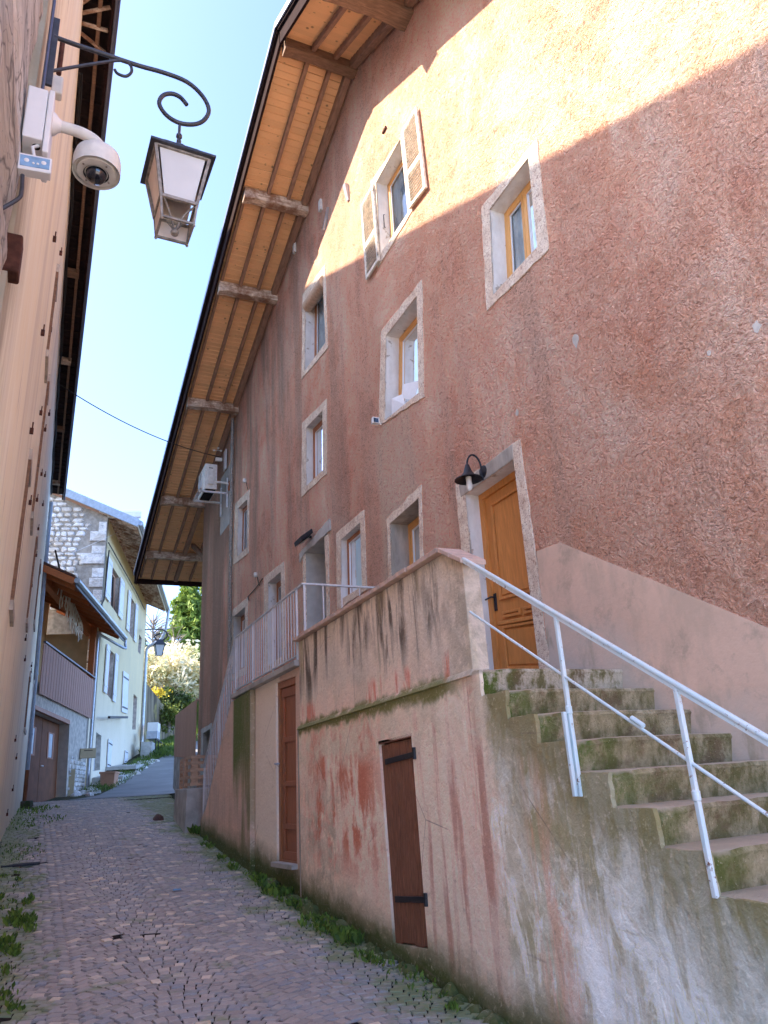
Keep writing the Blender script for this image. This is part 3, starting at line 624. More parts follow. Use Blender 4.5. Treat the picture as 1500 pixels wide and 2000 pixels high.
# ---- roof: boards, rafters, purlins, barge boards
XO = 2.85; XE = 13.3
roof = Mb()
prof = [(-4, roof_z(-4)), (9.07, 12.5), (27.0, roof_z(27))]
def slab(y0, y1, dz0, dz1, x0, x1, m=None):
    m = m or Mb(); z0 = roof_z(y0); z1 = roof_z(y1)
    return m.hexa([(x0, y0, z0+dz0), (x1, y0, z0+dz0), (x1, y1, z1+dz0), (x0, y1, z1+dz0), (x0, y0, z0+dz1), (x1, y0, z0+dz1), (x1, y1, z1+dz1), (x0, y1, z1+dz1)])
ro_ = Mb(); slab(-4, 9.07, .045, .28, XO+.03, XE, ro_); slab(9.07, 27.0, .045, .28, XO+.03, XE, ro_)
roofo = ro_.build('roof', M['tile'], house)
# boards run across the overhang (along X), butted along the rake
y = 5.2
unit = Mb().box((-.5, -.5, 0), (.5, .5, 1)).mesh('board', M['board'])
while y < 26.95:
    w = .125; y1 = y+w
    if y < 9.07 < y1: y1 = 9.07
    x1 = DX+.02 if y1 < 22.3 else 9.0
    z0 = roof_z(y); z1 = roof_z(y1); yy = V((0, y1-y-.006, z1-z0)); 
    Mx = frame_m(((XO+.05+x1)/2, (y+y1)/2, (z0+z1)/2+random.uniform(-.004, .004)), V((1, 0, 0)), yy, V((0, 0, 1)), (x1-XO-.05, 1, .028)); inst('board', unit, Mx, roofo)
    y = y1
def rafter(x, y0, y1, w=.10, h=.13, mat='rafter', name='rafter'):
    Mb().beam((x, y0, roof_z(y0)-h/2-.004), (x, y1, roof_z(y1)-h/2-.004), w, h).build(name, M[mat], roofo, bevel=.006)
PY = [3.9, 7.02, 9.07, 11.91, 14.2, 17.9, 22.1, 25.1]
for a, b in zip([-2]+PY, PY+[26.8]):
    g = .09
    for x in (3.42, 3.86) if a < 20 else (3.35, 3.85, 4.7, 5.3):
        rafter(x+random.uniform(-.03, .03), a+g, b-g, .07, .12)
    rafter(4.21 if a < 20 else 4.2, a+g, b-g, .13, .17)
    if a > 10: rafter(2.99, a+g, b-g, .06, .08)
for i, y in enumerate(PY):
    w, h = (.34, .34) if i == 1 else (.20, .24); zz = roof_z(y) - (.15 if i != 1 else .17)
    xe = DX+.3 if y < 22 else 6.2
    m = Mb(); n = 9; loops = []
    for k in range(n+1):
        x = 2.93 + (xe-2.93)*k/n; dz = (.03*noise.noise(V((x*3, y, 1)))-(.05 if k == 0 else 0)); dy = .02*noise.noise(V((x*2, y, 7)))
        loops.append([V((x, y-w/2+dy, zz-h/2+dz)), V((x, y+w/2+dy, zz-h/2+dz)), V((x, y+w/2+dy, zz+h/2)), V((x, y-w/2+dy, zz+h/2))])
    m.v = [p for l in loops for p in l]; m.f = [(k*4+i2, k*4+(i2+1) % 4, k*4+4+(i2+1) % 4, k*4+4+i2) for k in range(n) for i2 in range(4)] + [(3, 2, 1, 0), (n*4, n*4+1, n*4+2, n*4+3)]
    m.build('purlin', M['beam'] if i not in (1, 2) else M['brownbeam'], roofo, bevel=.012)
for (y0, y1) in ((-4, 9.03), (9.07, 27.02)):
    m = Mb(); slab(y0, y1, -.16, .288, XO-.0, XO+.045, m); m.build('barge_board', M['barge'], roofo)
    m = Mb(); slab(y0, y1, .14, .288, XO-.045, XO-.004, m); m.build('trim_board', M['barge'], roofo)
    m = Mb(); slab(y0, y1+.03, .29, .325, XO-.085, XO+.25, m); slab(y0, y1+.03, .19, .29, XO-.085, XO-.06, m); m.build('edge_flashing', M['dkflash'] if y0 > 0 else M['zinc'], roofo)
Mb().box((XO-.05, 26.93, roof_z(27)-.14), (9.2, 27.0, roof_z(27)+.3)).build('fascia', M['barge'], roofo)
Mb().beam((4.4, 22.35, 6.9), (4.4, 24.6, 8.05), .12, .15).build('brace', M['brownbeam'], roofo, bevel=.01)
# chimneystack style junction bits and small wall fittings
def onwall(x, y, off=0.0): return atX(x, y, DX-off)
p = onwall(752, 255); Mb().box((p.x-.03, p.y-.07, p.z-.02), (p.x, p.y+.06, p.z+.02)).build('wall_hook', M['rust'], house)
p = onwall(680, 378); Mb().hexa([p+V(q) for q in ((-.03,-.06,-.2),(0,-.06,-.2),(0,.03,-.16),(-.03,.03,-.16),(-.08,-.05,.18),(0,-.05,.18),(0,.05,.2),(-.08,.05,.2))]).build('torn_flashing', M['zinc'], house)
p = onwall(640, 428); Mb().hexa([p+V(q) for q in ((-.05,.15,-.15),(0,.15,-.15),(0,.0,0),(-.05,.0,0),(-.05,.17,-.1),(0,.17,-.1),(0,-.1,.2),(-.05,-.1,.2))]).build('torn_flashing', M['zinc'], house)
for x, y in ((628, 402), (577, 485), (599, 405)):
    p = onwall(x, y); Mb().box((p.x-.05, p.y-.05, p.z-.13), (p.x, p.y+.05, p.z+.13)).build('wall_bracket', M['dirtyw'], house)
for x, y, s in ((1125, 665, .05), (1478, 637, .035), (1385, 690, .02), (1010, 805, .03)):
    p = onwall(x, y); m = Mb(); lp = [V((p.x-.003, p.y+s*math.cos(a)*random.uniform(.6, 1.2), p.z+s*1.5*math.sin(a)*random.uniform(.6, 1.2))) for a in [i*.7 for i in range(9)]]; m.prism(lp, (.003, 0, 0)); m.build('bare_patch', M['mortar'], house)
# downpipe of the house
pts = [onwall(x, y, .07) for x, y in ((458, 805), (456, 900), (452, 985), (450, 1090), (446, 1200), (443, 1330), (440, 1420))]
yy = pts[2].y; pts = [V((DX-.07, yy, p.z)) for p in pts]; dp = Mb().tube(pts, .045, 10).build('downpipe', M['lampw'], house, smooth=True)
for z in (2.2, 3.6, 5.0, 6.4, 7.8): Mb().tube([V((DX-.07, yy, z)), V((DX-.07, yy, z+.05))], .056, 10).build('pipe_clip', M['lampw'], dp)

# ---------------------------------------------------------------- terrace wall
TX = 2.95
terr = thing('terrace', 'rendered terrace wall with terracotta coping, two wooden cellar doors and mossy foot', 'terrace', (TX, 9, -1.2))
cell = Q([(740, 1452), (803, 1437), (836, 1855), (768, 1842)], TX); bd = Q([(537, 1332), (578, 1318), (581, 1690), (539, 1683)], TX)
bd = [V((TX+.10, p.y*(TX+.0)/TX, p.z)) for p in bd]
def rough_face(x, outer, holes, name, mat, thick, parent, kindlabel=None, amp=.018, cells=.16):
    # uneven rendered face: grid inside a polygon would be heavy, so use the flat holed face + edge thickness
    vs, fs = holed([(x, a, b) for a, b in outer], holes); m = Mb().add(vs, fs); n = len(outer)
    m2 = [V((x, a, b)) for a, b in outer]; b0 = len(m.v); m.v += m2 + [V((x+thick, a, b)) for a, b in outer]
    m.f += [(b0+i, b0+(i+1) % n, b0+n+(i+1) % n, b0+n+i) for i in range(n)] + [tuple(b0+n+i for i in range(n))]
    for h in holes:
        k = len(h); b0 = len(m.v); m.v += list(h) + [V((x+.10, p.y, p.z)) for p in h]; m.f += [(b0+i, b0+(i+1) % k, b0+k+(i+1) % k, b0+k+i) for i in range(k)]
    return m.build(name, mat, parent)
footn = lambda a: (a, gh(TX-.02, a)-.15)
lowo = [footn(4.86), footn(6), footn(7), footn(8), footn(9.02), (9.02, .705), (4.86, .745)]
rough_face(TX, lowo, [cell], 'lower_wall', M['terrace'], .28, terr)
# ledge and parapet standing a little back
Mb().hexa([(TX-.028, 4.84, .725), (TX+.1, 4.84, .725), (TX+.1, 9.03, .685), (TX-.028, 9.03, .685), (TX+.005, 4.84, .775), (TX+.1, 4.84, .775), (TX+.1, 9.03, .735), (TX+.005, 9.03, .735)]).build('ledge', M['terrace'], terr, bevel=.008)
Mb().prism([(TX+.018, 4.90, .76), (TX+.018, 9.0, .72), (TX+.018, 9.0, 1.76), (TX+.018, 5.16, 1.77), (TX+.018, 4.86, 1.60), (TX+.018, 4.86, .77)], (.15, 0, 0)).build('parapet', M['terrace'], terr, bevel=.006)
# coping tiles
y = 5.14; rr = random.Random(3)
while y < 9.0:
    y1 = min(y+.20, 9.06); m = Mb().box((TX-.045+rr.uniform(-.006, .006), y+.004, 1.772), (TX+.215, y1-.004, 1.815+rr.uniform(-.004, .004))); m.build('coping_tile', M['coping'], terr, bevel=.006); y = y1
for a, b in ((5.132, 4.96), (4.952, 4.78)):
    z0 = 1.805-(5.13-a)*.55; z1 = 1.805-(5.13-b)*.55; Mb().hexa([(TX-.045, a, z0-.035), (TX+.19, a, z0-.035), (TX+.19, b, z1-.035), (TX-.045, b, z1-.035), (TX-.045, a, z0+.008), (TX+.19, a, z0+.008), (TX+.19, b, z1+.008), (TX-.045, b, z1+.008)]).build('coping_tile', M['coping'], terr, bevel=.006)
Mb().box((TX+.1, 4.95, .55), (DX-.003, 9.0, .765)).build('terrace_floor', M['conc'], terr)
Mb().box((TX+.2, 9.03, .8), (DX-.003, 12.4, 1.46)).build('upper_floor', M['conc'], terr)
# wing with the brown door, buttress and the raking wall under the side stair
WX = TX+.05
wing = [footn(9.02), footn(10.0), footn(11.2), (11.23, -1.2), (11.23, 1.46), (9.02, 1.46)]
wing = [(9.02, gh(TX, 9)-.15), (10.5, gh(TX, 10.5)-.15), (11.23, gh(TX, 11)-.15), (11.23, 1.47), (9.02, 1.50)]
bdq = Q([(538.5, 1334), (577, 1320), (580, 1690), (541, 1684)], WX)
rough_face(WX, wing, [bdq], 'wing_wall', M['terrace'], .25, terr)
rak = [(11.232, gh(TX, 11.2)-.15), (13, gh(TX, 13)-.15), (14.75, gh(TX, 14.7)-.2), (14.75, -.42), (14.3, -.2), (13.6, .45), (12.5, 1.42), (11.232, 1.46)]
rough_face(TX-.02, rak, [], 'raking_wall', M['terrace'], .3, terr)
Mb().box((TX-.035, 9.03, 1.465), (TX+.32, 12.45, 1.54)).build('floor_edge', M['conc'], terr, bevel=.01)
Mb().box((TX+.0, 9.0, gh(TX, 9)-.1), (TX+.14, 9.07, .72)).build('door_pier', M['conc'], terr, bevel=.008)
# mossy footing stones along the base
rr = random.Random(11)
for i in range(46):
    y = 4.9+i*.14+rr.uniform(-.05, .05); x = TX-.03+rr.uniform(-.05, .02); s = rr.uniform(.035, .075); z = gh(x, y)
    if 7 < y < 10.4: s *= 1.35
    m = Mb(); m.lathe((x, y, z-.05), [(s*1.2, 0), (s*1.2, s*.6), (s*.9, s*1.1), (s*.3, s*1.5)], 7)
    m.v = [V((p.x*1 + .03*noise.noise(p*9), p.y+.05*noise.noise(p*8+V((5, 0, 0))), p.z+.03*noise.noise(p*9+V((0, 5, 0))))) for p in m.v]
    m.build('footing_stone', M['terrace'], terr, smooth=True)
# cellar door: vertical planks and two strap hinges
cd = Mb().prism(shift(cell, .055), (.02, 0, 0)).build('cellar_door', M['plank'], terr)
for k in range(5):
    a, b = k/5+.006, (k+1)/5-.006; s = [bil(cell, a, .012+.004*(k % 2)), bil(cell, b, .012), bil(cell, b, 1.0-.006*(k % 3)), bil(cell, a, 1.0-.006*(k % 3))]
    Mb().prism(shift(s, .022), (.034, 0, 0)).build('plank', M['plank'], cd, bevel=.004)
for v in (.09, .78):
    s = [bil(cell, .12, v), bil(cell, 1.06, v-.01), bil(cell, 1.06, v+.018), bil(cell, .12, v+.03)]; h = Mb().prism(shift(s, .008), (.016, 0, 0)).build('strap_hinge', M['iron'], cd, bevel=.003)
    p = bil(cell, 1.07, v+.003); Mb().tube([p+V((-.005, 0, -.045)), p+V((-.005, 0, .05))], .02, 8).build('hinge_pin', M['iron'], cd)
s = [bil(cell, -.02, -.012), bil(cell, 1.02, -.012), bil(cell, 1.02, .006), bil(cell, -.02, .006)]; Mb().prism(shift(s, .0), (.08, 0, 0)).build('lintel_board', M['plank'], cd)
# brown panelled door
fr = Mb().ring(shift(bdq, .03), shift(inset(bdq, .09, .09, .03, .03), .03), (.06, 0, 0)).build('brown_door', M['oakdark'], terr, bevel=.005)
lq = inset(bdq, .1, .1, .03, .03); Mb().prism(shift(lq, .075), (.03, 0, 0)).build('door_leaf', M['bdoor'], fr)
Mb().ring(shift(lq, .05), shift(inset(lq, .10, .12, .08, .1), .05), (.024, 0, 0)).build('stile_frame', M['bdoor'], fr, bevel=.005)
for v in (.30, .56, .80): s = [bil(lq, .1, v), bil(lq, .95, v), bil(lq, .95, v+.03), bil(lq, .1, v+.03)]; Mb().prism(shift(s, .052), (.024, 0, 0)).build('cross_rail', M['bdoor'], fr, bevel=.005)
p = bil(bdq, .04, .47); Mb().tube([p+V((.03, 0, 0)), p+V((-.03, 0, 0)), p+V((-.035, -.12, -.01))], .012, 8).build('handle', M['zinc'], fr, smooth=True)
s = [bil(bdq, -.02, .995), bil(bdq, 1.05, .995), bil(bdq, 1.05, 1.02), bil(bdq, -.02, 1.02)]; Mb().prism([V((TX-.03, a.y, a.z)) for a in s], (.12, 0, 0)).build('door_sill', M['conc'], fr, bevel=.005)

# ---------------------------------------------------------------- stair
stair = thing('staircase', 'mossy concrete stair climbing along the pink house to the orange front door', 'stairs', (TX, 3.5, -1.4))
NY = [5.02-.31*k for k in range(0, 14)]; NZ = [.765-.19*k for k in range(0, 14)]
rr_s = random.Random(14)
sw = [(4.858, gh(TX, 4.9)-.3), (4.858, .70)]
for k in range(0, 13):
    y = NY[k]-.0; 
    if k: sw.append((NY[k-1]-.282, NZ[k]-.006)); 
    sw.append((NY[k]-.282, NZ[k]-.006)) if k else sw.extend([(4.858, NZ[0]-.006), (NY[0]-.282, NZ[0]-.006)])
sw += [(NY[12]-.28, -2.2), (3, -2.2)]
jsw = []
for i in range(len(sw)):
    a, b = sw[i], sw[(i+1) % len(sw)]; n_ = 4 if 0 < i < len(sw)-4 else 1
    for j in range(n_): t = j/n_; jsw.append((a[0]+(b[0]-a[0])*t+(rr_s.uniform(-.008, .008) if 1 < i < len(sw)-3 else 0), a[1]+(b[1]-a[1])*t-(rr_s.uniform(.0, .014) if 1 < i < len(sw)-3 else 0)))
Mb().prism([(TX-.006, a, b) for a, b in jsw], (.03, 0, 0)).build('side_wall', M['terrace'], stair)
def step_mesh(y0, y1, z0, z1, k):               # worn step: gridded top and front with soft, uneven arris
    m = Mb(); nx = 34; xl = TX+.006+.002*(k % 3); xs_ = [xl + (DX-.004-xl)*i/nx for i in range(nx+1)]; r = .035
    for i, x in enumerate(xs_):
        w = .016*noise.noise(V((x*2.2, k*3.1, 0)))+.009*noise.noise(V((x*9, k*2, 4))); e = .02*max(0, .25-(x-TX))/.25*2
        if i == 0: e += .03
        ring = [(y1, z0-.03), (y0+.025, z0-.03), (y0+.01+w*.5, z0+.3*(z1-z0)), (y0-.005+w, z1-.045-e), (y0-.018+w+e*.5, z1-.028-e+w*.4), (y0-.008+w+e, z1-.006-e*.6+w*.4), (y0+.03+e, z1+w*.35-e*.3), (y1+.06, z1+w*.3)]
        m.v += [V((x, a, b)) for a, b in ring]
    n = 8; m.f = [(i*n+j, i*n+j+1, (i+1)*n+j+1, (i+1)*n+j) for i in range(nx) for j in range(n-1)] + [tuple(range(n)), tuple(nx*n+j for j in range(n-1, -1, -1))]
    return m
for k in range(0, 13):
    y0 = NY[k]-.28; o = step_mesh(y0, y0+.36 if k else 4.84, NZ[k]-.19, NZ[k], k).build('step', [M['step'], M['terrace']], stair, smooth=True)
    for f in o.data.polygons:
        if f.normal.x < -.9: f.material_index = 1

# ---------------------------------------------------------------- blue handrail of the stair
hr = thing('handrail', 'flaking pale blue metal handrail with two posts beside the mossy stair', 'handrail', (TX, 3.8, -.1))
RX = TX-.01
def rl(px): return atX(px[0], px[1], RX)
a, b = rl((905, 1091)), rl((1500, 1442)); d = (b-a).normalized(); b = b + d*1.6
Mb().beam(a, b, .034, .024).build('top_rail', M['rail'], hr, bevel=.008)
Mb().beam(a+V((0, 0, -.024)), b+V((0, 0, -.024)), .022, .02).build('rail_web', M['rail'], hr)
a2, b2 = rl((918, 1195)), rl((1500, 1592)); d2 = (b2-a2).normalized(); b2 = b2 + d2*1.6
Mb().tube([a2, b2], .0095, 10).build('middle_rail', M['rail'], hr, smooth=True)
s_ = rl((1245, 1410)); Mb().tube([s_-d2*.05, s_-d2*.045, s_+d2*.045, s_+d2*.05], [.010, .015, .015, .010], 10).build('sleeve', M['rail'], hr, smooth=True)
for tp, bt in (((1087, 1203), (1132, 1549)), ((1319, 1340), (1397, 1745))):
    t_, b_ = rl(tp), rl(bt); b_ = V((RX, (t_.y+b_.y)/2, b_.z-.02)); t_ = V((RX, b_.y, t_.z)); Mb().beam(b_, t_, .026, .026, V((0, 1, 0))).build('post', M['rail'], hr, bevel=.004)
    c_ = t_.lerp(b_, .54); Mb().lathe(c_+V((0, 0, -.03)), [(.012, 0), (.021, .01), (.021, .05), (.012, .06)], 10).build('collar', M['rail'], hr, smooth=True)
t_, b_ = rl((1110, 1390)), rl((1135, 1555)); Mb().beam(V((RX-.035, t_.y, t_.z)), V((RX-.035, t_.y-.0, b_.z)), .024, .024, V((0, 1, 0))).build('brace', M['rail'], hr, bevel=.003)

# ---------------------------------------------------------------- grey railing of the terrace
gr = thing('terrace_railing', 'grey metal railing with thin upright bars along the terrace', 'railing', (TX, 10.5, 1.54))
GX = TX+.02; y0, y1 = 8.80, 12.35; zt = 2.47; zb = 1.60
path = [(GX, y0, zt), (GX, y1, zt), (GX, 14.75, .42)]
Mb().beam((GX, y0-.02, zt), (GX, y1+.02, zt), .035, .02).build('top_rail', M['galv'], gr); Mb().beam((GX, y1, zt), (GX, 14.75, .50), .045, .022).build('top_rail', M['galv'], gr)
Mb().beam((GX, 9.06, zb), (GX, y1, zb), .03, .014).build('bottom_rail', M['galv'], gr); Mb().beam((GX, y1, zb), (GX, 14.75, -.36), .03, .014).build('bottom_rail', M['galv'], gr)
Mb().beam((GX, y0, zt), (DX-.03, y0, zt), .045, .022).build('end_rail', M['galv'], gr)
bar = Mb().box((-.5, -.5, 0), (.5, .5, 1)).mesh('baluster', M['galv'])
def balu(x, y, za, zb_, w=.012): inst('baluster', bar, frame_m((x, y, za), V((1, 0, 0)), V((0, 1, 0)), V((0, 0, 1)), (w, w, zb_-za)), gr)
n = 27
for i in range(n+1):
    y = 9.06+(y1-9.06)*i/n; balu(GX, y, zb if i % 9 else 1.5, zt-.01, .011 if i % 9 else .026)
for i in range(1, 19):
    t = i/18; y = y1+(14.72-y1)*t; balu(GX, y, zb+(-.36-zb)*t-(.12 if i % 9 == 0 else 0), zt+(.50-zt)*t-.01, .011 if i % 9 else .026)
for i in range(0, 5):
    x = GX+.02+(DX-GX)*i/5.2; balu(x, y0, 1.815 if i == 0 else 1.4, zt-.01, .014 if i else .026)

# ---------------------------------------------------------------- concrete block with pallet crate, fence
blk = Mb().hexa([(2.73, 15.25, -.85), (4.2, 15.25, -.85), (4.2, 17.3, -.7), (2.86, 17.3, -.7), (2.76, 15.27, .14), (4.2, 15.27, .14), (4.2, 17.3, .17), (2.88, 17.3, .17)]).build('concrete_plinth', M['conc'], bevel=.015)
tag(blk, 'grey concrete block standing at the foot of the pink house past the railing', 'concrete block')
cr = thing('wooden_crate', 'slatted pallet wood crate standing on the grey concrete block', 'crate', (3.2, 16, .17))
for z in (.22, .35, .48, .61, .72):
    Mb().box((2.84, 15.4, z-.028), (4.1, 15.42, z+.028)).build('slat', M['pallet'], cr); Mb().hexa([(2.84, 15.42, z-.025), (2.86, 15.42, z-.025), (2.96, 17.1, z-.01), (2.94, 17.1, z-.01), (2.84, 15.42, z+.03), (2.86, 15.42, z+.03), (2.96, 17.1, z+.045), (2.94, 17.1, z+.045)]).build('slat', M['pallet'], cr)
for x in (2.87, 3.15, 3.6): 
    for z in (.285, .415, .545, .665): Mb().box((x, 15.43, z-.04), (x+.12, 15.55, z+.04)).build('crate_block', M['pallet'], cr)
for p in ((2.87, 16.2), (2.92, 17.0)): Mb().box((p[0], p[1], .17), (p[0]+.07, p[1]+.07, .74)).build('corner_post', M['pallet'], cr)
fw = Mb().hexa([(4.27, 22.4, -.6), (4.8, 22.4, -.6), (4.8, 27, .3), (4.42, 27, .3), (4.27, 22.4, 1.1), (4.8, 22.4, 1.1), (4.8, 27, 1.45), (4.42, 27, 1.45)]).build('low_wall', M['conc'])
tag(fw, 'low grey rendered wall under the brown board fence', 'wall')
fe = thing('board_fence', 'brown upright board fence beyond the corner of the pink house', 'fence', (4.3, 24.5, 1.2))
for i in range(26):
    y = 22.45+i*.17; x = 4.24+(y-22.4)*.035; Mb().box((x, y, 1.0+(y-22.4)*.07), (x+.03, y+.16, 2.62-(y-22.4)*.0)).build('board', M['fence'], fe)
Mb().beam((4.3, 22.4, 2.64), (4.46, 27, 2.64), .08, .04).build('cap_rail', M['fence'], fe)
rk = Mb().lathe((2.55, 17.3, gh(2.55, 17.3)-.06), [(.09, 0), (.125, .05), (.11, .12), (.06, .17), (.02, .18)], 9); rk.v = [V((p.x+.03*noise.noise(p*7), p.y+.03*noise.noise(p*7+V((3, 0, 0))), p.z+.02*noise.noise(p*9))) for p in rk.v]
tag(rk.build('rock', M['brown_rock'], smooth=True), 'brown rock lying on the cobbles by the concrete block', 'rock')
p = atX(345, 1742, 1.2); z = gh(1.0, 9.0); p = ray(345, 1742); t = next(k*.05 for k in range(60, 600) if (p*(k*.05/p.y)).z < gh((p*(k*.05/p.y)).x, k*.05) or k == 599) ; pp = p*(t/p.y)
tag(Mb().hexa([pp+V(q) for q in ((-.05,-.04,.02),(.05,-.05,.025),(.06,.04,.02),(-.04,.05,.02),(-.04,-.03,.03),(.04,-.04,.04),(.05,.03,.03),(-.03,.04,.035))]).build('paper_scrap', M['litter']), 'small blue scrap of paper lying on the cobbles', 'litter')

# ---------------------------------------------------------------- fittings on the pink house
# swan neck lamp by the front door
wp = onwall(947, 922, .0); lp = thing('wall_lamp', 'black swan neck wall lamp with conical shade and bare bulb above the orange door', 'wall lamp', wp)
X0 = DX-.014
lth = Mb().lathe((X0, wp.y, wp.z), [(.0, -.002), (.075, 0), (.075, .012), (.05, .03), (.0, .034)], 16, V((-1, 0, 0))).build('wall_plate', M['iron'], lp, smooth=True)
tip = atX(912, 893, DX-.0); yy = wp.y; sh = atY(912, 905, yy+.0)          # shade stands straight out from the wall
sx = sh.x; A_ = []
for i in range(15):
    t = i/14*math.pi; A_.append(V((X0-.03-(X0-.03-sx)*(1-math.cos(t))/2, yy, wp.z+.05+.14*math.sin(t)*1.0 - .06*(i/14)*0)))
A_ = [V((X0-.02, yy, wp.z-.10)), V((X0-.03, yy, wp.z-.02))] + A_
topz = A_[-1].z; Mb().tube(A_, .011, 8).build('swan_neck', M['iron'], lp, smooth=True)
Mb().lathe((sx, yy, topz-.17), [(.155, 0), (.15, .01), (.085, .04), (.05, .09), (.03, .15), (.02, .18)], 24, cap=False).build('lamp_shade', M['iron'], lp, smooth=True)
Mb().lathe((sx, yy, topz-.30), [(.012, 0), (.03, .02), (.036, .06), (.03, .10), (.032, .16)], 14).build('bulb', M['dirtyw'], lp, smooth=True)
# floodlight above the doorway
p = onwall(608, 1049, .0); fl = thing('floodlight', 'small black floodlight tilted over the bare grey doorway', 'floodlight', p)
h = Mb(); c = p+V((-.15, 0, 0)); h.hexa([c+V(q) for q in ((-.12,.2,-.07),(-.10,.2,-.15),(-.10,-.2,-.15),(-.12,-.2,-.07),(.10,.2,.10),(.12,.2,.02),(.12,-.2,.02),(.10,-.2,.10))]); h.build('housing', M['iron'], fl, bevel=.008)
g = Mb().quad(*[c+V(q) for q in ((-.085,.16,-.148),(.09,.16,-.008),(.09,-.16,-.008),(-.085,-.16,-.148))]); g.v = [v+V((.006, 0, -.01)) for v in g.v]; g.build('lens', M['milk'], fl)
Mb().beam(p+V((0, 0, .0)), p+V((-.09, 0, .01)), .05, .03).build('bracket', M['iron'], fl)
# papers on the sill, small camera, sensors
I = WIN['M']['I']; pa = thing('paper_sheets', 'two white sheets of paper standing on the sill of the middle window', 'paper', bil(I, .3, 1))
Mb().prism([bil(I, .18, .80)+V((.01, 0, 0)), bil(I, .20, 1.0)+V((.0, 0, -.01)), bil(I, .6, 1.0)+V((.0, 0, 0)), bil(I, .45, .83)+V((.05, 0, 0))], (.004, .002, 0)).build('sheet', M['whitep'], pa)
Mb().prism([bil(I, .38, .70)+V((.08, 0, 0)), bil(I, .40, .86)+V((.05, 0, 0)), bil(I, .78, 1.0)+V((.04, 0, 0)), bil(I, .88, .82)+V((.09, 0, 0))], (.004, .002, 0)).build('sheet', M['whitep'], pa)
p = onwall(746, 824, .0); cm = thing('small_camera', 'small white camera with black face at the lower left corner of the middle window', 'camera', p)
Mb().box((p.x-.16, p.y-.035, p.z-.05), (p.x-.05, p.y+.035, p.z+.05)).build('body', M['whitep'], cm, bevel=.01); Mb().box((p.x-.15, p.y-.037, p.z-.04), (p.x-.07, p.y-.0355, p.z+.03)).build('lens', M['lens'], cm); Mb().tube([(p.x-.06, p.y, p.z-.02), (p.x-.013, p.y, p.z-.05)], .012, 8).build('mount', M['whitep'], cm)
for (x, y), lab in (((485, 943), 'small white sensor cup above the upper left window near the downpipe'), ((507, 1127), 'small white sensor beside the window over the railing')):
    p = onwall(x, y); s = thing('outdoor_sensor', lab, 'sensor', p); Mb().lathe(p+V((-.09, 0, 0)), [(.035, 0), (.045, .02), (.045, .08), (.03, .10)], 12).build('cup', M['dirtyw'], s, smooth=True); Mb().tube([p+V((-.05, 0, 0)), p+V((-.03, 0, -.12)), p+V((0, 0, -.2))], .008, 6).build('wire', M['rubber'], s)
tag(Mb().tube([onwall(*q, .015) for q in ((513, 1130), (500, 1148), (484, 1166), (486, 1172))], .01, 6).build('cable', M['rubber']), 'dark cable sagging between two windows behind the railing', 'cable')
# air conditioner on brackets, weather vane above it
ay = 18.75; ac = thing('air_conditioner', 'white outdoor air conditioning unit on wall brackets near the corner of the pink house', 'air conditioner', (DX, ay, 7.7))
ax0, ax1, az0, az1, al = 3.62, 3.95, 7.78, 8.52, .95
Mb().box((ax0, ay, az0), (ax1, ay+al, az1)).build('casing', M['dirtyw'], ac, bevel=.02)
Mb().box((ax0+.06, ay-.05, az0+.12), (ax0+.24, ay-.002, az1-.10)).build('valve_cover', M['dirtyw'], ac, bevel=.02)
Mb().box((ax0+.09, ay-.053, az1-.16), (ax0+.2, ay-.0505, az1-.14)).build('grip_slot', M['dark'], ac)
for rr_ in (.27, .20, .13, .06): Mb().lathe((ax0-.004, ay+.55, (az0+az1)/2), [(rr_, 0), (rr_+.012, 0), (rr_+.012, .018), (rr_, .018)], 24, V((-1, 0, 0)), cap=False).build('fan_grille', M['galv'], ac)
Mb().lathe((ax0-.002, ay+.55, (az0+az1)/2), [(.285, 0), (.30, .0), (.30, .02), (.285, .02)], 28, V((-1, 0, 0)), cap=False).build('fan_ring', M['dirtyw'], ac, smooth=True)
Mb().box((ax0+.03, ay+.03, az0-.012), (ax1-.03, ay+al-.03, az0-.001)).build('base_pan', M['dark'], ac)
for y in (ay+.08, ay+al-.1):
    m = Mb(); m.box((ax0-.12, y, az0-.07), (DX-.03, y+.05, az0-.02)); m.box((DX-.07, y, az0-.45), (DX-.03, y+.05, az0+.42)); m.build('bracket', M['galv'], ac)
Mb().box((ax0-.14, ay-.02, az0-.018), (ax0-.05, ay+al, az0-.012)).build('front_rail', M['galv'], ac)
Mb().tube([(ax1-.05, ay-.03, az0+.2), (ax1+.2, ay-.05, az0+.2), (DX-.02, ay-.05, az0+.15)], .03, 8).build('pipe', M['dirtyw'], ac, smooth=True)
Mb().box((DX-.05, ay-.1, az0+.0), (DX, ay, az0+.25)).build('pipe_cover', M['orb'], ac)
Mb().box((DX-.006, ay-.35, az0-.95), (DX, ay+al+.15, az0+.8)).build('plaster_patch', M['cement'], ac)
Mb().box((DX-.06, ay+.3, az1+.05), (DX-.03, ay+.55, az1+.65)).build('white_panel', M['whitep'], ac)
an = thing('anemometer', 'small white cup anemometer on a rod above the air conditioner', 'anemometer', (3.9, ay, az1))
Mb().beam((3.96, ay+.05, az1), (3.96, ay+.05, az1+.42), .05, .05).build('mast', M['dirtyw'], an)
Mb().box((3.9, ay, az1+.12), (4.08, ay+.08, az1+.22)).build('sensor_box', M['dirtyw'], an, bevel=.01)
for k in range(3):
    a = k*2.1+.4; q = V((3.96+.11*math.cos(a), ay+.05+.11*math.sin(a), az1+.47)); Mb().tube([V((3.96, ay+.05, az1+.45)), q], .008, 6).build('arm', M['dirtyw'], an); Mb().lathe(q, [(.005, -.03), (.03, -.01), (.035, .01), (.0, .03)], 10).build('cup', M['dirtyw'], an, smooth=True)

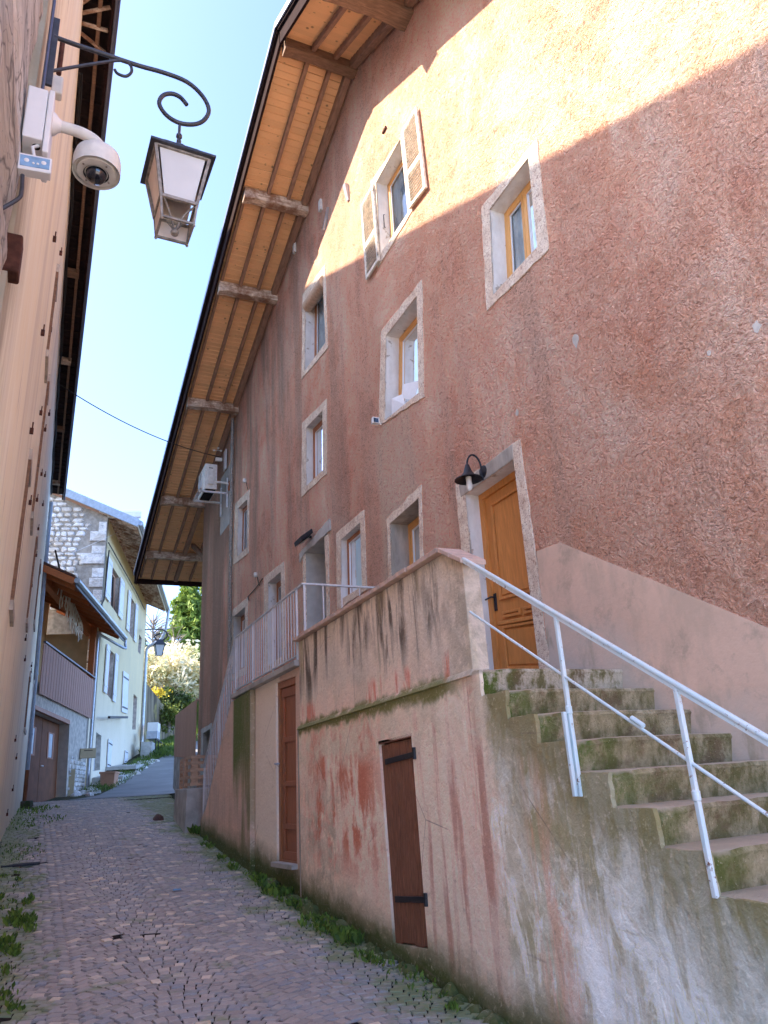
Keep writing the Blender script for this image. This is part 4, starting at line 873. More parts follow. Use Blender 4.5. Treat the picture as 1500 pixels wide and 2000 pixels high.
# ---------------------------------------------------------------- peach building on the left
EH = 9.2
lb = thing('peach_building', 'tall peach rendered barn wall on the left with rusty hooks and a dark tiled eave', 'building', (-.35, 14, -.7))
def lx(y, z):                                     # face of the left wall
    t = max(0, min(1, z/EH)); xb = -.33 - .02*min(1, (y-3)/13) + max(0, (y-15.9))*.031; xt = -.255 + max(0, y-12)*.0045
    return xb*(1-t) + xt*t + .008*noise.noise(V((0, y*.8, z*.8)))
ysl = [3.35+i*.69 for i in range(31)]; ysl[-1] = 24.05; zsl = [-1.7+i*.6 for i in range(19)]; zsl[-1] = EH
m = Mb(); m.v = [V((lx(y, z), y, z)) for y in ysl for z in zsl]; nz = len(zsl)
m.f = [(i*nz+j, i*nz+j+1, (i+1)*nz+j+1, (i+1)*nz+j) for i in range(len(ysl)-1) for j in range(nz-1)]
k0 = len(m.v); m.v += [V((-6, 3.35, z)) for z in zsl] + [V((-6, 24.05, z)) for z in zsl]; 
m.f += [(j, j+1, k0+j+1, k0+j) for j in range(nz-1)]; b0 = (len(ysl)-1)*nz; m.f += [(b0+j, b0+j+1, k0+nz+j+1, k0+nz+j) for j in range(nz-1)]
m.build('wall', M['peach'], lb, smooth=False)
def onleft(x, y):
    r = ray(x, y); t = 6.0
    for _ in range(25): 
        p = r*(t/r.y); xx = lx(p.y, p.z); 
        if abs(r.x) < 1e-5: break
        t2 = xx/r.x*r.y if r.x < -1e-4 else t
        t = max(3.4, min(24, .5*t+.5*t2))
    return r*(t/r.y)
# eave: dark tiles seen from below, laths, plate, fascia and gutter
EXO = lambda y: .135 + (y-7)*.0055
def ev(y0, y1, xa, xb, z0, z1, m):                # strip along the eave
    f = lambda y, x: x if not callable(x) else x(y)
    return m.hexa([(f(y0, xa), y0, z0), (f(y0, xb), y0, z0), (f(y1, xb), y1, z0), (f(y1, xa), y1, z0), (f(y0, xa), y0, z1), (f(y0, xb), y0, z1), (f(y1, xb), y1, z1), (f(y1, xa), y1, z1)])
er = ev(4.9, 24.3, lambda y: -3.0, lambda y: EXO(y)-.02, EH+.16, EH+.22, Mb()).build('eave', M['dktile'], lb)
ev(4.9, 24.3, lambda y: EXO(y)-.07, lambda y: EXO(y)-.035, EH-.03, EH+.2, Mb()).build('fascia', M['barge'], er)
ev(4.9, 24.3, lambda y: EXO(y)-.03, lambda y: EXO(y)+.03, EH-.05, EH+.06, Mb()).build('gutter', M['dkflash'], er, bevel=.02)
ev(4.95, 24.0, lambda y: EXO(y)-.22, lambda y: EXO(y)-.17, EH+.02, EH+.12, Mb()).build('eave_plate', M['brownbeam'], er, bevel=.01)
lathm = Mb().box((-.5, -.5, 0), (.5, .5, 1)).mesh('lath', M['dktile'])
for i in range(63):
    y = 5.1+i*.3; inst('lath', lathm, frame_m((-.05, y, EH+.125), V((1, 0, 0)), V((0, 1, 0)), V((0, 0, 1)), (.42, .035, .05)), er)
for i, y in enumerate((6.2, 9.6, 12.5, 15.7, 19.2, 23.0)):
    Mb().box((-.34, y, EH+.0), (EXO(y)-.16, y+.17, EH+.11)).build('rafter_end', M['beam'] if i % 2 else M['brownbeam'], er, bevel=.01)
for k in range(5):
    y = 7.0+k*.13; Mb().beam((-.3, y, EH-.08+.02*k), (EXO(7)-.08, 7.1+.55*(k-2)*.6, EH+.05), .03, .04).build('laths_bundle', M['beam'], er)
# white strip under the eave, black cables clipped along it
m = Mb(); 
for i in range(20):
    ya = 10.2+i*.69; yb = ya+.69; m.hexa([(lx(ya, EH-.1)+.006, ya, EH-.22-.1*(i % 3)*.2), (lx(ya, EH)-.05, ya, EH-.22), (lx(yb, EH)-.05, yb, EH-.22), (lx(yb, EH-.1)+.006, yb, EH-.22-.1*((i+1) % 3)*.2), (lx(ya, EH)+.012, ya, EH), (lx(ya, EH)-.05, ya, EH), (lx(yb, EH)-.05, yb, EH), (lx(yb, EH)+.012, yb, EH)])
m.build('white_band', M['whitep'], lb)
for kk, dx in enumerate((.03, .05)):
    m = Mb().tube([V((lx(y, EH)+dx+.012*math.sin(y*3+kk), y, EH-.13-.03*kk+.03*math.sin(y*2.1+kk*2))) for y in [8+i*.4 for i in range(40)]], .014, 6)
    tag(m.build('eave_cable', M['rubber'], smooth=True), ('black cable clipped under the eave of the peach building' if kk == 0 else 'second black cable looping beside the first under the peach eave'), 'cable', 'cables under the peach eave')
# hooks, slots and patches
for x, y in [(103,465),(116,493),(80,648),(96,642),(77,805),(94,808),(58,840),(86,838),(79,925),(86,928),(56,980),(70,975),(82,985),(73,1032),(69,1084),(60,1143),(48,1248),(47,1288),(60,1300),(59,1312),(28,1445),(30,1480),(23,1542),(12,1590)]:
    p = onleft(x, y); hk = Mb(); hk.box((p.x-.01, p.y-.02, p.z-.035), (p.x+.035, p.y+.02, p.z+.02)); hk.tube([p+V((.022, 0, .01)), p+V((.024, 0, .09))], .008, 6); hk.build('hinge_pin', M['rust'], lb)
def slot(x0, y0, x1, y1, w, mat='dark', dx=.004, name='window_slot'):
    a = onleft(x0, y0); b = onleft(x1, y1); y_ = (a.y+b.y)/2; m = Mb(); lo, hi = min(a.z, b.z), max(a.z, b.z); n = 6
    for k in range(n+1):
        z = lo+(hi-lo)*k/n
        m.v += [V((lx(y_-w/2, z)+dx, y_-w/2, z)), V((lx(y_+w/2, z)+dx, y_+w/2, z))]
    m.f = [(2*k, 2*k+1, 2*k+3, 2*k+2) for k in range(n)]; m.build(name, M[mat], lb)
def relief(pxs, h, mat, name):                    # slab standing h proud of the wall between measured corners
    ps = [onleft(*q) for q in pxs]; o = [V((lx(p.y, p.z)-.02, p.y, p.z)) for p in ps]; Mb().prism(o, (h+.02, 0, 0)).build(name, M[mat], lb)
for (ys_, z0, z1, w) in ((15.2, 3.3, 4.9, .7), (11.0, 3.9, 6.0, .6), (19.5, 4.2, 5.6, .8), (20.5, 1.8, 3.0, .8), (8.0, 1.9, 3.4, .6), (9.1, 5.4, 6.6, .5)):
    # window openings seen almost edge-on: flat dark slab painting the recess shade, rough jamb, sill
    for nm, mt, dx, a, b, c, d in (('opening_shade', 'dark', .012, ys_, ys_+w, z0, z1), ('jamb', 'brownbeam', .03, ys_-.09, ys_, z0, z1), ('sill', 'mortar', .035, ys_-.1, ys_+w+.1, z0-.1, z0), ('lintel', 'mortar', .03, ys_-.1, ys_+w+.1, z1, z1+.12)):
        xb = min(lx(a, c), lx(b, d), lx(a, d)); Mb().hexa([(xb-.05, a, c), (lx(a, c)+dx, a, c), (lx(b, c)+dx, b, c), (xb-.05, b, c), (xb-.05, a, d), (lx(a, d)+dx, a, d), (lx(b, d)+dx, b, d), (xb-.05, b, d)]).build(nm, M[mt], lb)
# downpipe at the far corner
pz = [V((lx(24, z)+.06, 24.16, z)) for z in (.95, 3, 5, 7, 9.0)]
dpp = thing('corner_downpipe', 'blue grey downpipe with red brown foot at the far corner of the peach building', 'downpipe', (-.03, 24.16, .1))
Mb().tube(pz, .055, 12).build('pipe', M['bluepipe'], dpp, smooth=True); Mb().tube([V((-.05, 24.16, .05)), V((lx(24, .9)+.06, 24.16, .97))], .065, 12).build('foot', M['gdoor'], dpp, smooth=True)
for z in (1.9, 3.6, 5.2, 7.1): Mb().tube([V((lx(24, z)+.06, 24.16, z)), V((lx(24, z)+.06, 24.16, z+.06))], .068, 12).build('clip', M['bluepipe'], dpp)
# stone corner of the nearer house
sc = thing('stone_house', 'rough limestone corner of the nearest house at the upper left', 'building', (-.4, 2, -1.6))
m = Mb(); ysn = [.4+i*.16 for i in range(20)]; zsn = [-1.9+i*.05 for i in range(129)]; nz = len(zsn)
m.v = [V((-.31 + .03*noise.noise(V((0, y*1.1, z*3.6))) + .02*noise.noise(V((3, y*2, z*8))) + .03*noise.noise(V((5, y*.7, z*.9))) - (.1 if y > 3.25 else 0), min(y, 3.36), z)) for y in ysn for z in zsn]
m.f = [(i*nz+j, i*nz+j+1, (i+1)*nz+j+1, (i+1)*nz+j) for i in range(len(ysn)-1) for j in range(nz-1)]
m.build('wall', M['stone'], sc, smooth=True)
Mb().box((-5, .4, -1.9), (-.42, 3.34, 4.45)).build('core', M['mortar'], sc)
rd = Mb().prism([(-5, 4.9, 9.46), (-.6, 4.9, 9.46), (-5, 4.9, 12)], (0, 19.2, 0)).build('roof_slope', M['tile'], lb)
# taller house behind, whose gable throws the slanting shade on the pink wall
tg = thing('tall_rear_house', 'tall gabled house standing behind the peach building', 'house', (-3.6, 13, -.5))
def cast(y, z, x): k = (DX-x)/1.45; return (x, y+k*.52, z+k*1.52)
XG = -3.3
apex = cast(16.4, 11.9, XG); nearp = cast(-1.0, 3.2, XG); farp = cast(27, 7.8, XG)
Mb().prism([(XG, nearp[1], -1), (XG, farp[1], -1), farp, apex, nearp], (-7, 0, 0)).build('gable_body', M['peach'], tg)

# ---------------------------------------------------------------- street lantern on its scroll bracket
LY = 3.32
def pY(x, y, Y=LY): return atY(x, y, Y)
lt = thing('street_lantern', 'black four sided street lantern hanging from a scrolled bracket at the upper left', 'street lamp', (-.3, LY, 3.7))
fp = pY(100, 120)
pl0, pl1 = pY(104, 35), pY(88, 165); Mb().beam(V((-.245, LY, pl1.z)), V((-.245, LY, pl0.z)), .045, .018, V((0, 1, 0))).build('wall_plate', M['lamp'], lt, bevel=.003)
arm = [(106, 72), (150, 88), (210, 108), (270, 128), (320, 142), (365, 160), (395, 187), (408, 215), (398, 235), (378, 243), (350, 240), (325, 225), (311, 203), (318, 187), (335, 183), (352, 190), (365, 205)]
def smooth_path(pts, n=4):
    P = [V(p) for p in pts]; out = []
    for i in range(len(P)-1):
        a = P[max(0, i-1)]; b = P[i]; c = P[i+1]; d = P[min(len(P)-1, i+2)]
        for k in range(n):
            t = k/n; out.append(.5*((2*b)+(c-a)*t+(2*a-5*b+4*c-d)*t*t+(3*b-a-3*c+d)*t**3))
    return out+[P[-1]]
Mb().tube(smooth_path([pY(*q) for q in arm]), .0125, 10).build('bracket_arm', M['lamp'], lt, smooth=True)
st = [(98, 139), (150, 130), (200, 122), (235, 118), (253, 125), (257, 140), (246, 149), (230, 144), (224, 136)]
Mb().tube(smooth_path([pY(*q) for q in st]), .0085, 8).build('bracket_stay', M['lamp'], lt, smooth=True)
top = pY(351, 242); HX = top.x; 
zt = top.z-.008
Mb().lathe((HX, LY, pY(352, 285).z), [(.012, 0), (.008, .01), (.014, .03), (.008, .05), (.017, .06), (.017, .075), (.008, .085), (.008, (zt-pY(352, 285).z))], 10).build('hanger', M['lamp'], lt, smooth=True)
# lantern body: sizes from its outline; axes follow the wall, turned a little
zd = pY(352, 292).z; zroof = pY(352, 325).z; zglass = pY(352, 447).z; zbot = pY(352, 492).z
ZT = LY
def lsq(h, z, a=R(2)):
    c, s = math.cos(a), math.sin(a); return [V((HX+c*x*h-s*y*h, LY+s*x*h+c*y*h, z)) for x, y in ((-1, -1), (1, -1), (1, 1), (-1, 1))]
def frustum(m, h0, z0, h1, z1): return m.hexa(lsq(h0, z0)+lsq(h1, z1))
D0 = {'cap': .062, 'neck': .115}
z0 = zd-.01
Mb().lathe((HX, LY, z0-.045), [(.068, 0), (.068, .02), (.056, .045), (.03, .065), (.01, .072)], 18).build('dome', M['lamp'], lt, smooth=True)
zA = z0-.045; frustum(Mb(), .092, zA-.012, .092, zA).build('cap_plate', M['lamp'], lt); frustum(Mb(), .128, zA-.085, .080, zA-.0125).build('roof', M['lampw'], lt)
zB = zA-.10;  Mb().ring(lsq(.172, zB+.0), lsq(.118, zB+.0), (0, 0, .014)).build('roof_rim', M['lamp'], lt)
zC = zB-.285; hT, hB = .142, .094
body = Mb(); T_ = lsq(hT, zB-.001); B_ = lsq(hB, zC)
fr_ = Mb()
for i in range(4): fr_.beam(T_[i], B_[i], .016, .016, V((1, 0, 0)))
for L in (T_, B_):
    for i in range(4): fr_.beam(L[i], L[(i+1) % 4], .016, .018)
fr_.build('frame', M['lampw'], lt)
for i in range(4):
    a, b = T_[i], T_[(i+1) % 4]; c, d = B_[(i+1) % 4], B_[i]; q = [a.lerp(b, .06), a.lerp(b, .94), d.lerp(c, .92), d.lerp(c, .08)]; ctr = V((HX, LY, (zB+zC)/2))
    Mb().quad(*[p.lerp(ctr, .03) for p in q]).build('glass_pane', M['milk'] if i < 1 else M['pinkglass'], lt)
zD = zC-.125; hD = .083; D_ = lsq(hD, zD); f2 = Mb()
for i in range(4): f2.beam(B_[i], D_[i], .011, .011, V((1, 0, 0)))
for i in range(4): f2.beam(D_[i], D_[(i+1) % 4], .012, .012)
f2.build('lower_frame', M['lampw'], lt)
for i in range(1, 4): 
    a, b = B_[i], B_[(i+1) % 4]; c, d = D_[(i+1) % 4], D_[i]; Mb().quad(a, b, c, d).build('lower_pane', M['pinkglass'], lt)
for i in range(4):
    a = B_[i]; e_ = V((HX, LY, zD-.005)); mid = a.lerp(e_, .55)+V((0, 0, .03)); Mb().tube(smooth_path([a.lerp(B_[(i+1) % 4], .06), mid, e_]), .006, 6).build('curved_stay', M['lampw'], lt, smooth=True)
Mb().lathe((HX, LY, zD-.035), [(.0, 0), (.018, .006), (.022, .02), (.016, .035), (.008, .045)], 12).build('finial', M['lampw'], lt, smooth=True)
for q in D_: Mb().lathe(q-V((0, 0, .02)), [(.003, 0), (.009, .008), (.007, .02)], 8).build('corner_drop', M['lampw'], lt)

# ---------------------------------------------------------------- dome camera on its junction box
CY = 2.96
cc = thing('dome_camera', 'white dome security camera on a curved arm fixed to the stone corner', 'camera', (-.3, CY, 3))
bl, br_ = atY(56, 178, CY), atY(108, 190, CY); bb = atY(50, 275, CY)
xb0 = -.30; xb1 = br_.x; ztop = br_.z; zbt = atY(98, 310, CY).z
hx = Mb().box((bl.x, CY-.03, bb.z), (xb1-.028, CY+.16, ztop)).build('junction_box', M['whitep'], cc, bevel=.006)
Mb().box((xb1-.026, CY-.035, zbt), (xb1, CY+.165, ztop+.002)).build('box_lid', M['whitep'], cc, bevel=.006)
p = atY(70, 268, CY-.0); Mb().lathe((p.x+.005, CY+.02, bb.z-.002), [(.018, 0), (.018, .02)], 14).build('cable_hole', M['dark'], cc)
a0 = atY(104, 243, CY+.06); path = [V((xb1-.004, CY+.06, a0.z)), V((xb1+.05, CY+.06, a0.z+.0)), V((xb1+.13, CY+.06, a0.z-.005)), V((xb1+.19, CY+.06, a0.z-.03)), V((xb1+.225, CY+.06, a0.z-.075)), V((xb1+.235, CY+.06, a0.z-.12))]
Mb().lathe((xb1-.002, CY+.06, a0.z), [(.055, 0), (.05, .012), (.032, .03), (.028, .04)], 18, V((1, 0, 0))).build('arm_flange', M['whitep'], cc, smooth=True)
Mb().tube(smooth_path(path), .027, 14).build('arm', M['dirtyw'], cc, smooth=True)
dc = atY(190, 318, CY+.06); dx_, dz_ = dc.x, dc.z
rad_ = .108
Mb().lathe((dx_, CY+.06, dz_-.065), [(rad_, 0), (rad_, .07), (rad_*.93, .105), (rad_*.7, .125), (.03, .13)], 32, cap=False).build('sun_shield', M['dirtyw'], cc, smooth=True)
Mb().lathe((dx_, CY+.06, dz_-.045), [(rad_*.99, 0), (rad_*.99, .01)], 32).build('inner_plate', M['dirtyw'], cc, smooth=True)
Mb().lathe((dx_, CY+.06, dz_-.065), [(rad_*.80, 0), (rad_*.84, .019)], 32).build('camera_base', M['dirtyw'], cc, smooth=True)
Mb().lathe((dx_, CY+.06, dz_-.072), [(.058, 0), (.052, .006)], 28, cap=False).build('lens_ring', M['iron'], cc, smooth=True)
Mb().lathe((dx_, CY+.06, dz_-.115), [(.0, 0), (.018, .002), (.034, .01), (.045, .026), (.048, .048)], 24).build('lens_dome', M['lens'], cc, smooth=True)
for k in range(4):
    a = k*math.pi/2+.6; q = V((dx_+.072*math.cos(a), CY+.06+.072*math.sin(a), dz_-.068)); Mb().lathe(q, [(.005, 0), (.005, .006)], 8).build('screw', M['lampw'], cc)
# infrared lamp below the box
ir = thing('infrared_lamp', 'small rectangular blue glass infrared lamp under the white junction box', 'lamp', atY(68, 325, CY))
q = [atY(*p, CY-.02) for p in ((36, 303), (102, 316), (99, 345), (34, 334))]
Mb().prism([V((v.x, CY-.04, v.z)) for v in q], (0, .05, 0)).build('housing', M['whitep'], ir, bevel=.004)
q2 = [bil(q, .06, .14), bil(q, .94, .14), bil(q, .94, .80), bil(q, .06, .80)]; Mb().prism([V((v.x, CY-.043, v.z)) for v in q2], (0, .003, 0)).build('glass', M['blueled'], ir)
for u in (.22, .45, .6, .8): c_ = bil(q2, u, .45+.2*(u > .3 and u < .7)); Mb().lathe((c_.x, CY-.0435, c_.z), [(.006 if .3 < u < .7 else .011, 0), (.004, .003)], 10, V((0, -1, 0))).build('led', M['whitep'], ir)
t_ = atY(72, 300, CY); Mb().tube([V((t_.x, CY+.01, bb.z)), V((t_.x-.02, CY-.01, t_.z+.02)), V((t_.x+.005, CY, q[0].z-.03))], .008, 8).build('stem', M['whitep'], ir)
tag(Mb().beam(atY(60, 292, CY+.08), atY(78, 292, CY+.08), .06, .07).build('bracket_block', M['iron']), 'black bracket between the junction box and the blue lamp', 'bracket')
tag(Mb().tube(smooth_path([V((-.262, 3.3, z)) for z in (7.5, 5.5, 4.2, 3.7, 3.35)]), .009, 8).build('conduit', M['dkflash'], smooth=True), 'thin blue conduit rising from the junction box up the stone corner', 'conduit')
tag(Mb().tube(smooth_path([atY(x, y, 2.9) for x, y in ((44, 342), (42, 375), (36, 388), (10, 404), (-30, 425))]), .009, 8).build('lower_conduit', M['lamp'], smooth=True), 'dark conduit bending left below the blue lamp', 'conduit')
p = onleft(19, 505); tag(Mb().box((p.x-.05, p.y-.06, p.z-.11), (p.x+.05, p.y+.05, p.z+.11)).build('iron_stub', M['rust'], bevel=.01), 'rusty iron stub sticking out of the peach wall below the lamps', 'iron stub')
pb = atY(112, 165, 3.5); tag(Mb().tube([pb+V((0, 0, .35)), pb+V((0, 0, .08))], .014, 8).build('rusty_pipe', M['rust'], smooth=True), 'rusty pipe end behind the lantern wall plate', 'pipe')
tag(Mb().box((pb.x-.03, 3.48, pb.z-.08), (pb.x+.03, 3.54, pb.z+.05)).build('junction_tube', M['dirtyw'], bevel=.01), 'small yellowed junction tube behind the lantern wall plate', 'junction box')

# ---------------------------------------------------------------- cable across the street
def sag(a, b, s, n=24): return [a.lerp(b, i/n)-V((0, 0, s*4*(i/n)*(1-i/n))) for i in range(n+1)]
pa_, pb_ = V((lx(15.5, EH)+.05, 15.5, EH-.1)), V((DX-.05, 18.9, 8.75))
ra = ray(118, 752); pa_ = ra*((EH-.15)/ra.z); rb = atX(432, 893, 4.05)
tag(Mb().tube(sag(pa_, rb, .25), .012, 6).build('overhead_cable', M['rubber'], smooth=True), 'black cable hanging across the street from the peach eave to the pink house', 'cable')
tag(Mb().tube(sag(atF(140, 1080, .1), atF(330, 930, .1)+V((2, 6, 1)), .3), .006, 5).build('thin_cable', M['galv'], smooth=True), 'thin grey cable rising from the far stone gable behind the pink eave', 'cable')

# ---------------------------------------------------------------- balcony house with garage
FU = V((0, 0, 1))
def F(s, z, off=0.0): return FA + FE*s + FN*(-0.0) + V((0, 0, z)) + FN*off   # s along facade, z height, off towards the street
def fq(px, off=0.0): return [atF(x, y, off) for x, y in px]
gh_ = thing('balcony_house', 'small house with garage doors, slatted balcony and orange timber roof on the far left', 'house', (0.5, 26.5, .1))
dq_ = fq([(69, 1384.5), (136, 1414.5), (128, 1568), (51, 1573)])
# wall below the balcony with the garage opening
sL, sR = -.6, 8.05
def P2(s, z, off=0): return FA + FE*s + V((0, 0, z)) + FN*off
def s_of(p): return (p-FA).dot(FE)
vs, fs = holed([P2(sL, -.3), P2(sR, -.3), P2(sR, 3.35), P2(sL, 3.35)], [dq_]); Mb().add(vs, fs).build('ground_wall', M['mortar'], gh_)
Mb().prism([P2(sR, -.3, -.0), P2(sR, -.3, -3), P2(sR, 3.35, -3), P2(sR, 3.35, 0)], FE*-.3).build('return_wall', M['mortar'], gh_)
for a in range(4): Mb().quad(dq_[a], dq_[(a+1) % 4], dq_[(a+1) % 4]-FN*.35, dq_[a]-FN*.35).build('reveal', M['cement'], gh_)
dl = [p-FN*.33 for p in dq_]
for k in (0, 1):
    s = [bil(dl, k/2+.004, 0), bil(dl, (k+1)/2-.004, 0), bil(dl, (k+1)/2-.004, 1), bil(dl, k/2+.004, 1)]
    g = Mb().prism(s, -FN*.05).build('garage_door', M['gdoor'], gh_)
    w_ = [bil(s, .32, .14), bil(s, .68, .14), bil(s, .68, .46), bil(s, .32, .46)]; Mb().ring([p+FN*.02 for p in w_], [bil(w_, .2, .05)+FN*.02, bil(w_, .8, .05)+FN*.02, bil(w_, .8, .95)+FN*.02, bil(w_, .2, .95)+FN*.02], -FN*.02).build('window_frame', M['bdoor'], g); Mb().quad(*[p+FN*.008 for p in w_]).build('pane', M['zinc'], g)
    if k == 1: c_ = bil(s, .03, .56)+FN*.03; Mb().tube([c_, c_+FE*.25], .02, 6).build('handle', M['whitep'], g)
tq = fq([(69, 1377), (137, 1407), (137, 1415), (69, 1385)], .03); Mb().prism(tq, -FN*.1).build('lintel', M['bdoor'], gh_)
# small stones in the wall beside the garage
def stones(region, n, size, parent, mat='rubble', seed=1, proud=.05, nrm=FN, ax=FE, jrnd=.35):
    rnd = random.Random(seed); protosx = []
    for i in range(6):
        m = Mb(); k = 7; l0 = []; l1 = []; l2 = []
        for j in range(k):
            a = 2*math.pi*j/k; r = 1+rnd.uniform(-.22, .22); sx = .5*r*abs(math.cos(a))**.7*(1 if math.cos(a) > 0 else -1); sy = .5*r*abs(math.sin(a))**.7*(1 if math.sin(a) > 0 else -1)
            l0.append(V((sx*1.02, sy*1.02, -.6))); l1.append(V((sx, sy, .4))); l2.append(V((sx*.72, sy*.72, .9+rnd.uniform(-.15, .1))))
        m.v = l0+l1+l2; m.f = [(q*k+j, q*k+(j+1) % k, (q+1)*k+(j+1) % k, (q+1)*k+j) for q in (0, 1) for j in range(k)] + [tuple(2*k+j for j in range(k))]
        protosx.append(m.mesh('stone', M[mat], True))
    z = region['z0']; cnt = 0; row = 0
    while z < region['z1']:
        hrow = size*rnd.uniform(.65, 1.15); s = region['s0']-rnd.uniform(0, size)
        while s < region['s1']:
            w = size*rnd.uniform(.8, 2.1)
            if region.get('test', lambda s, z: True)(s+w/2, z+hrow/2) and cnt < n and s > region['s0']-.05 and s+w < region['s1']+.1:
                o = region['o'](s+w/2, z+hrow/2); M4 = frame_m(o, ax, V((0, 0, 1)), nrm, (w*rnd.uniform(.86, .97), hrow*rnd.uniform(.84, .96), proud*rnd.uniform(.5, 1.3))); inst('stone', protosx[rnd.randrange(6)], M4, parent); cnt += 1
            s += w
        z += hrow
stones(dict(z0=-.2, z1=2.95, s0=5.2, s1=8.0, o=lambda s, z: P2(s, z, .0)), 120, .17, gh_, seed=4, proud=.06)
Mb().prism([P2(sL, 3.32, .02), P2(sR, 3.32, .02), P2(sR, 3.32, -2.5), P2(sL, 3.32, -2.5)], (0, 0, .12)).build('balcony_floor', M['conc'], gh_)
# balcony: back wall, slats, posts, handrail
Mb().quad(P2(sL, 3.4, -1.9), P2(sR+.1, 3.4, -1.9), P2(sR+.1, 9, -1.9), P2(sL, 9, -1.9)).build('back_wall', M['ochre'], gh_)
Mb().quad(P2(sR, 3.4, -.25), P2(sR, 3.4, -1.9), P2(sR, 6.5, -1.9), P2(sR, 6.5, -.25)).build('side_wall', M['ochre'], gh_)
bc = Mb().beam(P2(-.1, 4.62, .1), P2(8.15, 4.70, .1), .08, .05).build('balcony_rail', M['lamp'], gh_)
sl = Mb().box((-.5, -.5, 0), (.5, .5, 1)).mesh('slat', M['bal']); nsl = 46
for i in range(nsl):
    s = -.05+i*8.15/nsl; inst('slat', sl, frame_m(P2(s, 3.10, .09+.005*(i % 2)), FE, FN, V((0, 0, 1)), (.155, .025, 1.48)), gh_)
Mb().beam(P2(7.95, 3.4, -.05), P2(7.95, 7.2, -.05), .22, .22, FE).build('post', M['orb'], gh_)
Mb().beam(atF(84, 1128, -.25), atF(178, 1240, -.25), .2, .32).build('raking_beam', M['orb'], gh_)
# lean roof: gutter line from pixel outline
g0, g1 = P2(3.4, 7.6, .75), P2(8.9, 7.35, .75)
g0 = atF(147, 1137, .9); g1 = atF(241, 1247, .9)
up_ = V((0, 0, 1)); back = -FN*3.2+V((0, 0, 1.5))
rs_ = Mb(); rs_.hexa([g0, g1, g1+back, g0+back, g0+up_*.12, g1+up_*.12, g1+back+up_*.12, g0+back+up_*.12]); rf = rs_.build('roof', M['orb'], gh_)
Mb().hexa([p+up_*.125 for p in (g0-FE*.1, g1+FE*.05, g1+back+FE*.05, g0+back-FE*.1)]+[p+up_*.2 for p in (g0-FE*.1, g1+FE*.05, g1+back+FE*.05, g0+back-FE*.1)]).build('roof_cover', M['tile'], rf)
Mb().tube([g0+FN*.07+up_*.03-FE*.1, g1+FN*.07+up_*.03+FE*.1], .085, 12).build('gutter', M['zinc'], rf, smooth=True)
for i in range(9):
    t = (i+.5)/9; a = g0.lerp(g1, t)-up_*.06-FN*.1; Mb().beam(a, a+back*.8, .09, .13).build('rafter', M['orb'], rf)
Mb().beam(g0-FE*.06+up_*.0, g0-FE*.06+back, .06, .2).build('barge_board', M['orb'], rf); Mb().beam(g0+FN*.02-up_*.06, g1+FN*.02-up_*.06, .04, .16).build('fascia', M['lamp'], rf)
pe = g1+FE*.1+FN*.07; pw = P2(8.15, 6.35, .1)
dd = Mb().tube(smooth_path([pe, pe-up_*.25, pe-up_*.45-FE*.3, pw+FE*.1+FN*.02+up_*.15, pw, P2(8.15, 4, .1), P2(8.15, 2, .1), P2(8.15, .2, .1)], 3), .055, 10).build('downpipe', M['zinc'], gh_, smooth=True)
# icicle lights, round wall lamp
il = thing('icicle_lights', 'string of pale icicle lights hanging under the balcony roof', 'string lights', P2(3, 6.5, -.2)); rr = random.Random(5)
a, b = P2(1.6, 7.35, -.05), P2(5.8, 6.35, -.05)
Mb().tube([a, b], .012, 5).build('lead', M['icicle'], il)
for i in range(30):
    q = a.lerp(b, i/29); L = rr.uniform(.35, 1.15)*(1 if i < 26 else .6); pts = [q+V((rr.uniform(-.03, .03), rr.uniform(-.03, .03), -L*k/5)) for k in range(6)]; Mb().tube(pts, .017, 4).build('light_strand', M['icicle'], il)
p = P2(3.4, 5.2, -1.85); wl_ = thing('cage_lamp', 'round cage lamp on the ochre wall of the balcony', 'wall lamp', p); Mb().lathe(p, [(.13, 0), (.14, .04), (.10, .12), (.03, .17)], 14, FN).build('glass', M['milk'], wl_, smooth=True); Mb().lathe(p+FN*.03, [(.15, 0), (.15, .02)], 14, FN, cap=False).build('cage_ring', M['galv'], wl_)
# things by the wall
p = P2(7.0, 1.75, .25); mb_ = thing('mailbox', 'beige metal mailbox on a post by the downpipe', 'mailbox', p)
Mb().box((p.x-.28, p.y-.2, p.z-.17), (p.x+.28, p.y+.2, p.z+.17)).build('box', M['mail'], mb_, bevel=.01); Mb().box((p.x-.15, p.y-.205, p.z+.08), (p.x+.15, p.y-.202, p.z+.10)).build('slot', M['dark'], mb_); Mb().beam(p-up_*.17, V((p.x, p.y, .3)), .03, .03, V((0, 1, 0))).build('post', M['mail'], mb_)
mp = Mb().box((P2(5.6, 0).x-.12, P2(5.6, 0).y-.3, .25), (P2(5.6, 0).x+.12, P2(5.6, 0).y-.2, 1.15)).build('meter_cover', M['mail'], bevel=.01); tag(mp, 'cream meter cover plate on the rubble wall right of the garage', 'meter cover')
pt = atF(182, 1550, .9); px_ = Mb(); c_ = P2(8.3, .32, .85); px_.hexa([c_+FE*(-.42)+FN*(-.2), c_+FE*.42+FN*(-.2), c_+FE*.42+FN*.25, c_+FE*(-.42)+FN*.25, c_+FE*(-.5)+FN*(-.25)+up_*.72, c_+FE*.5+FN*(-.25)+up_*.72, c_+FE*.5+FN*.3+up_*.72, c_+FE*(-.5)+FN*.3+up_*.72])
pr_ = thing('planter', 'square terracotta coloured planter on a stone at the foot of the downpipe', 'planter', c_); px_.build('tub', M['terra'], pr_, bevel=.02)
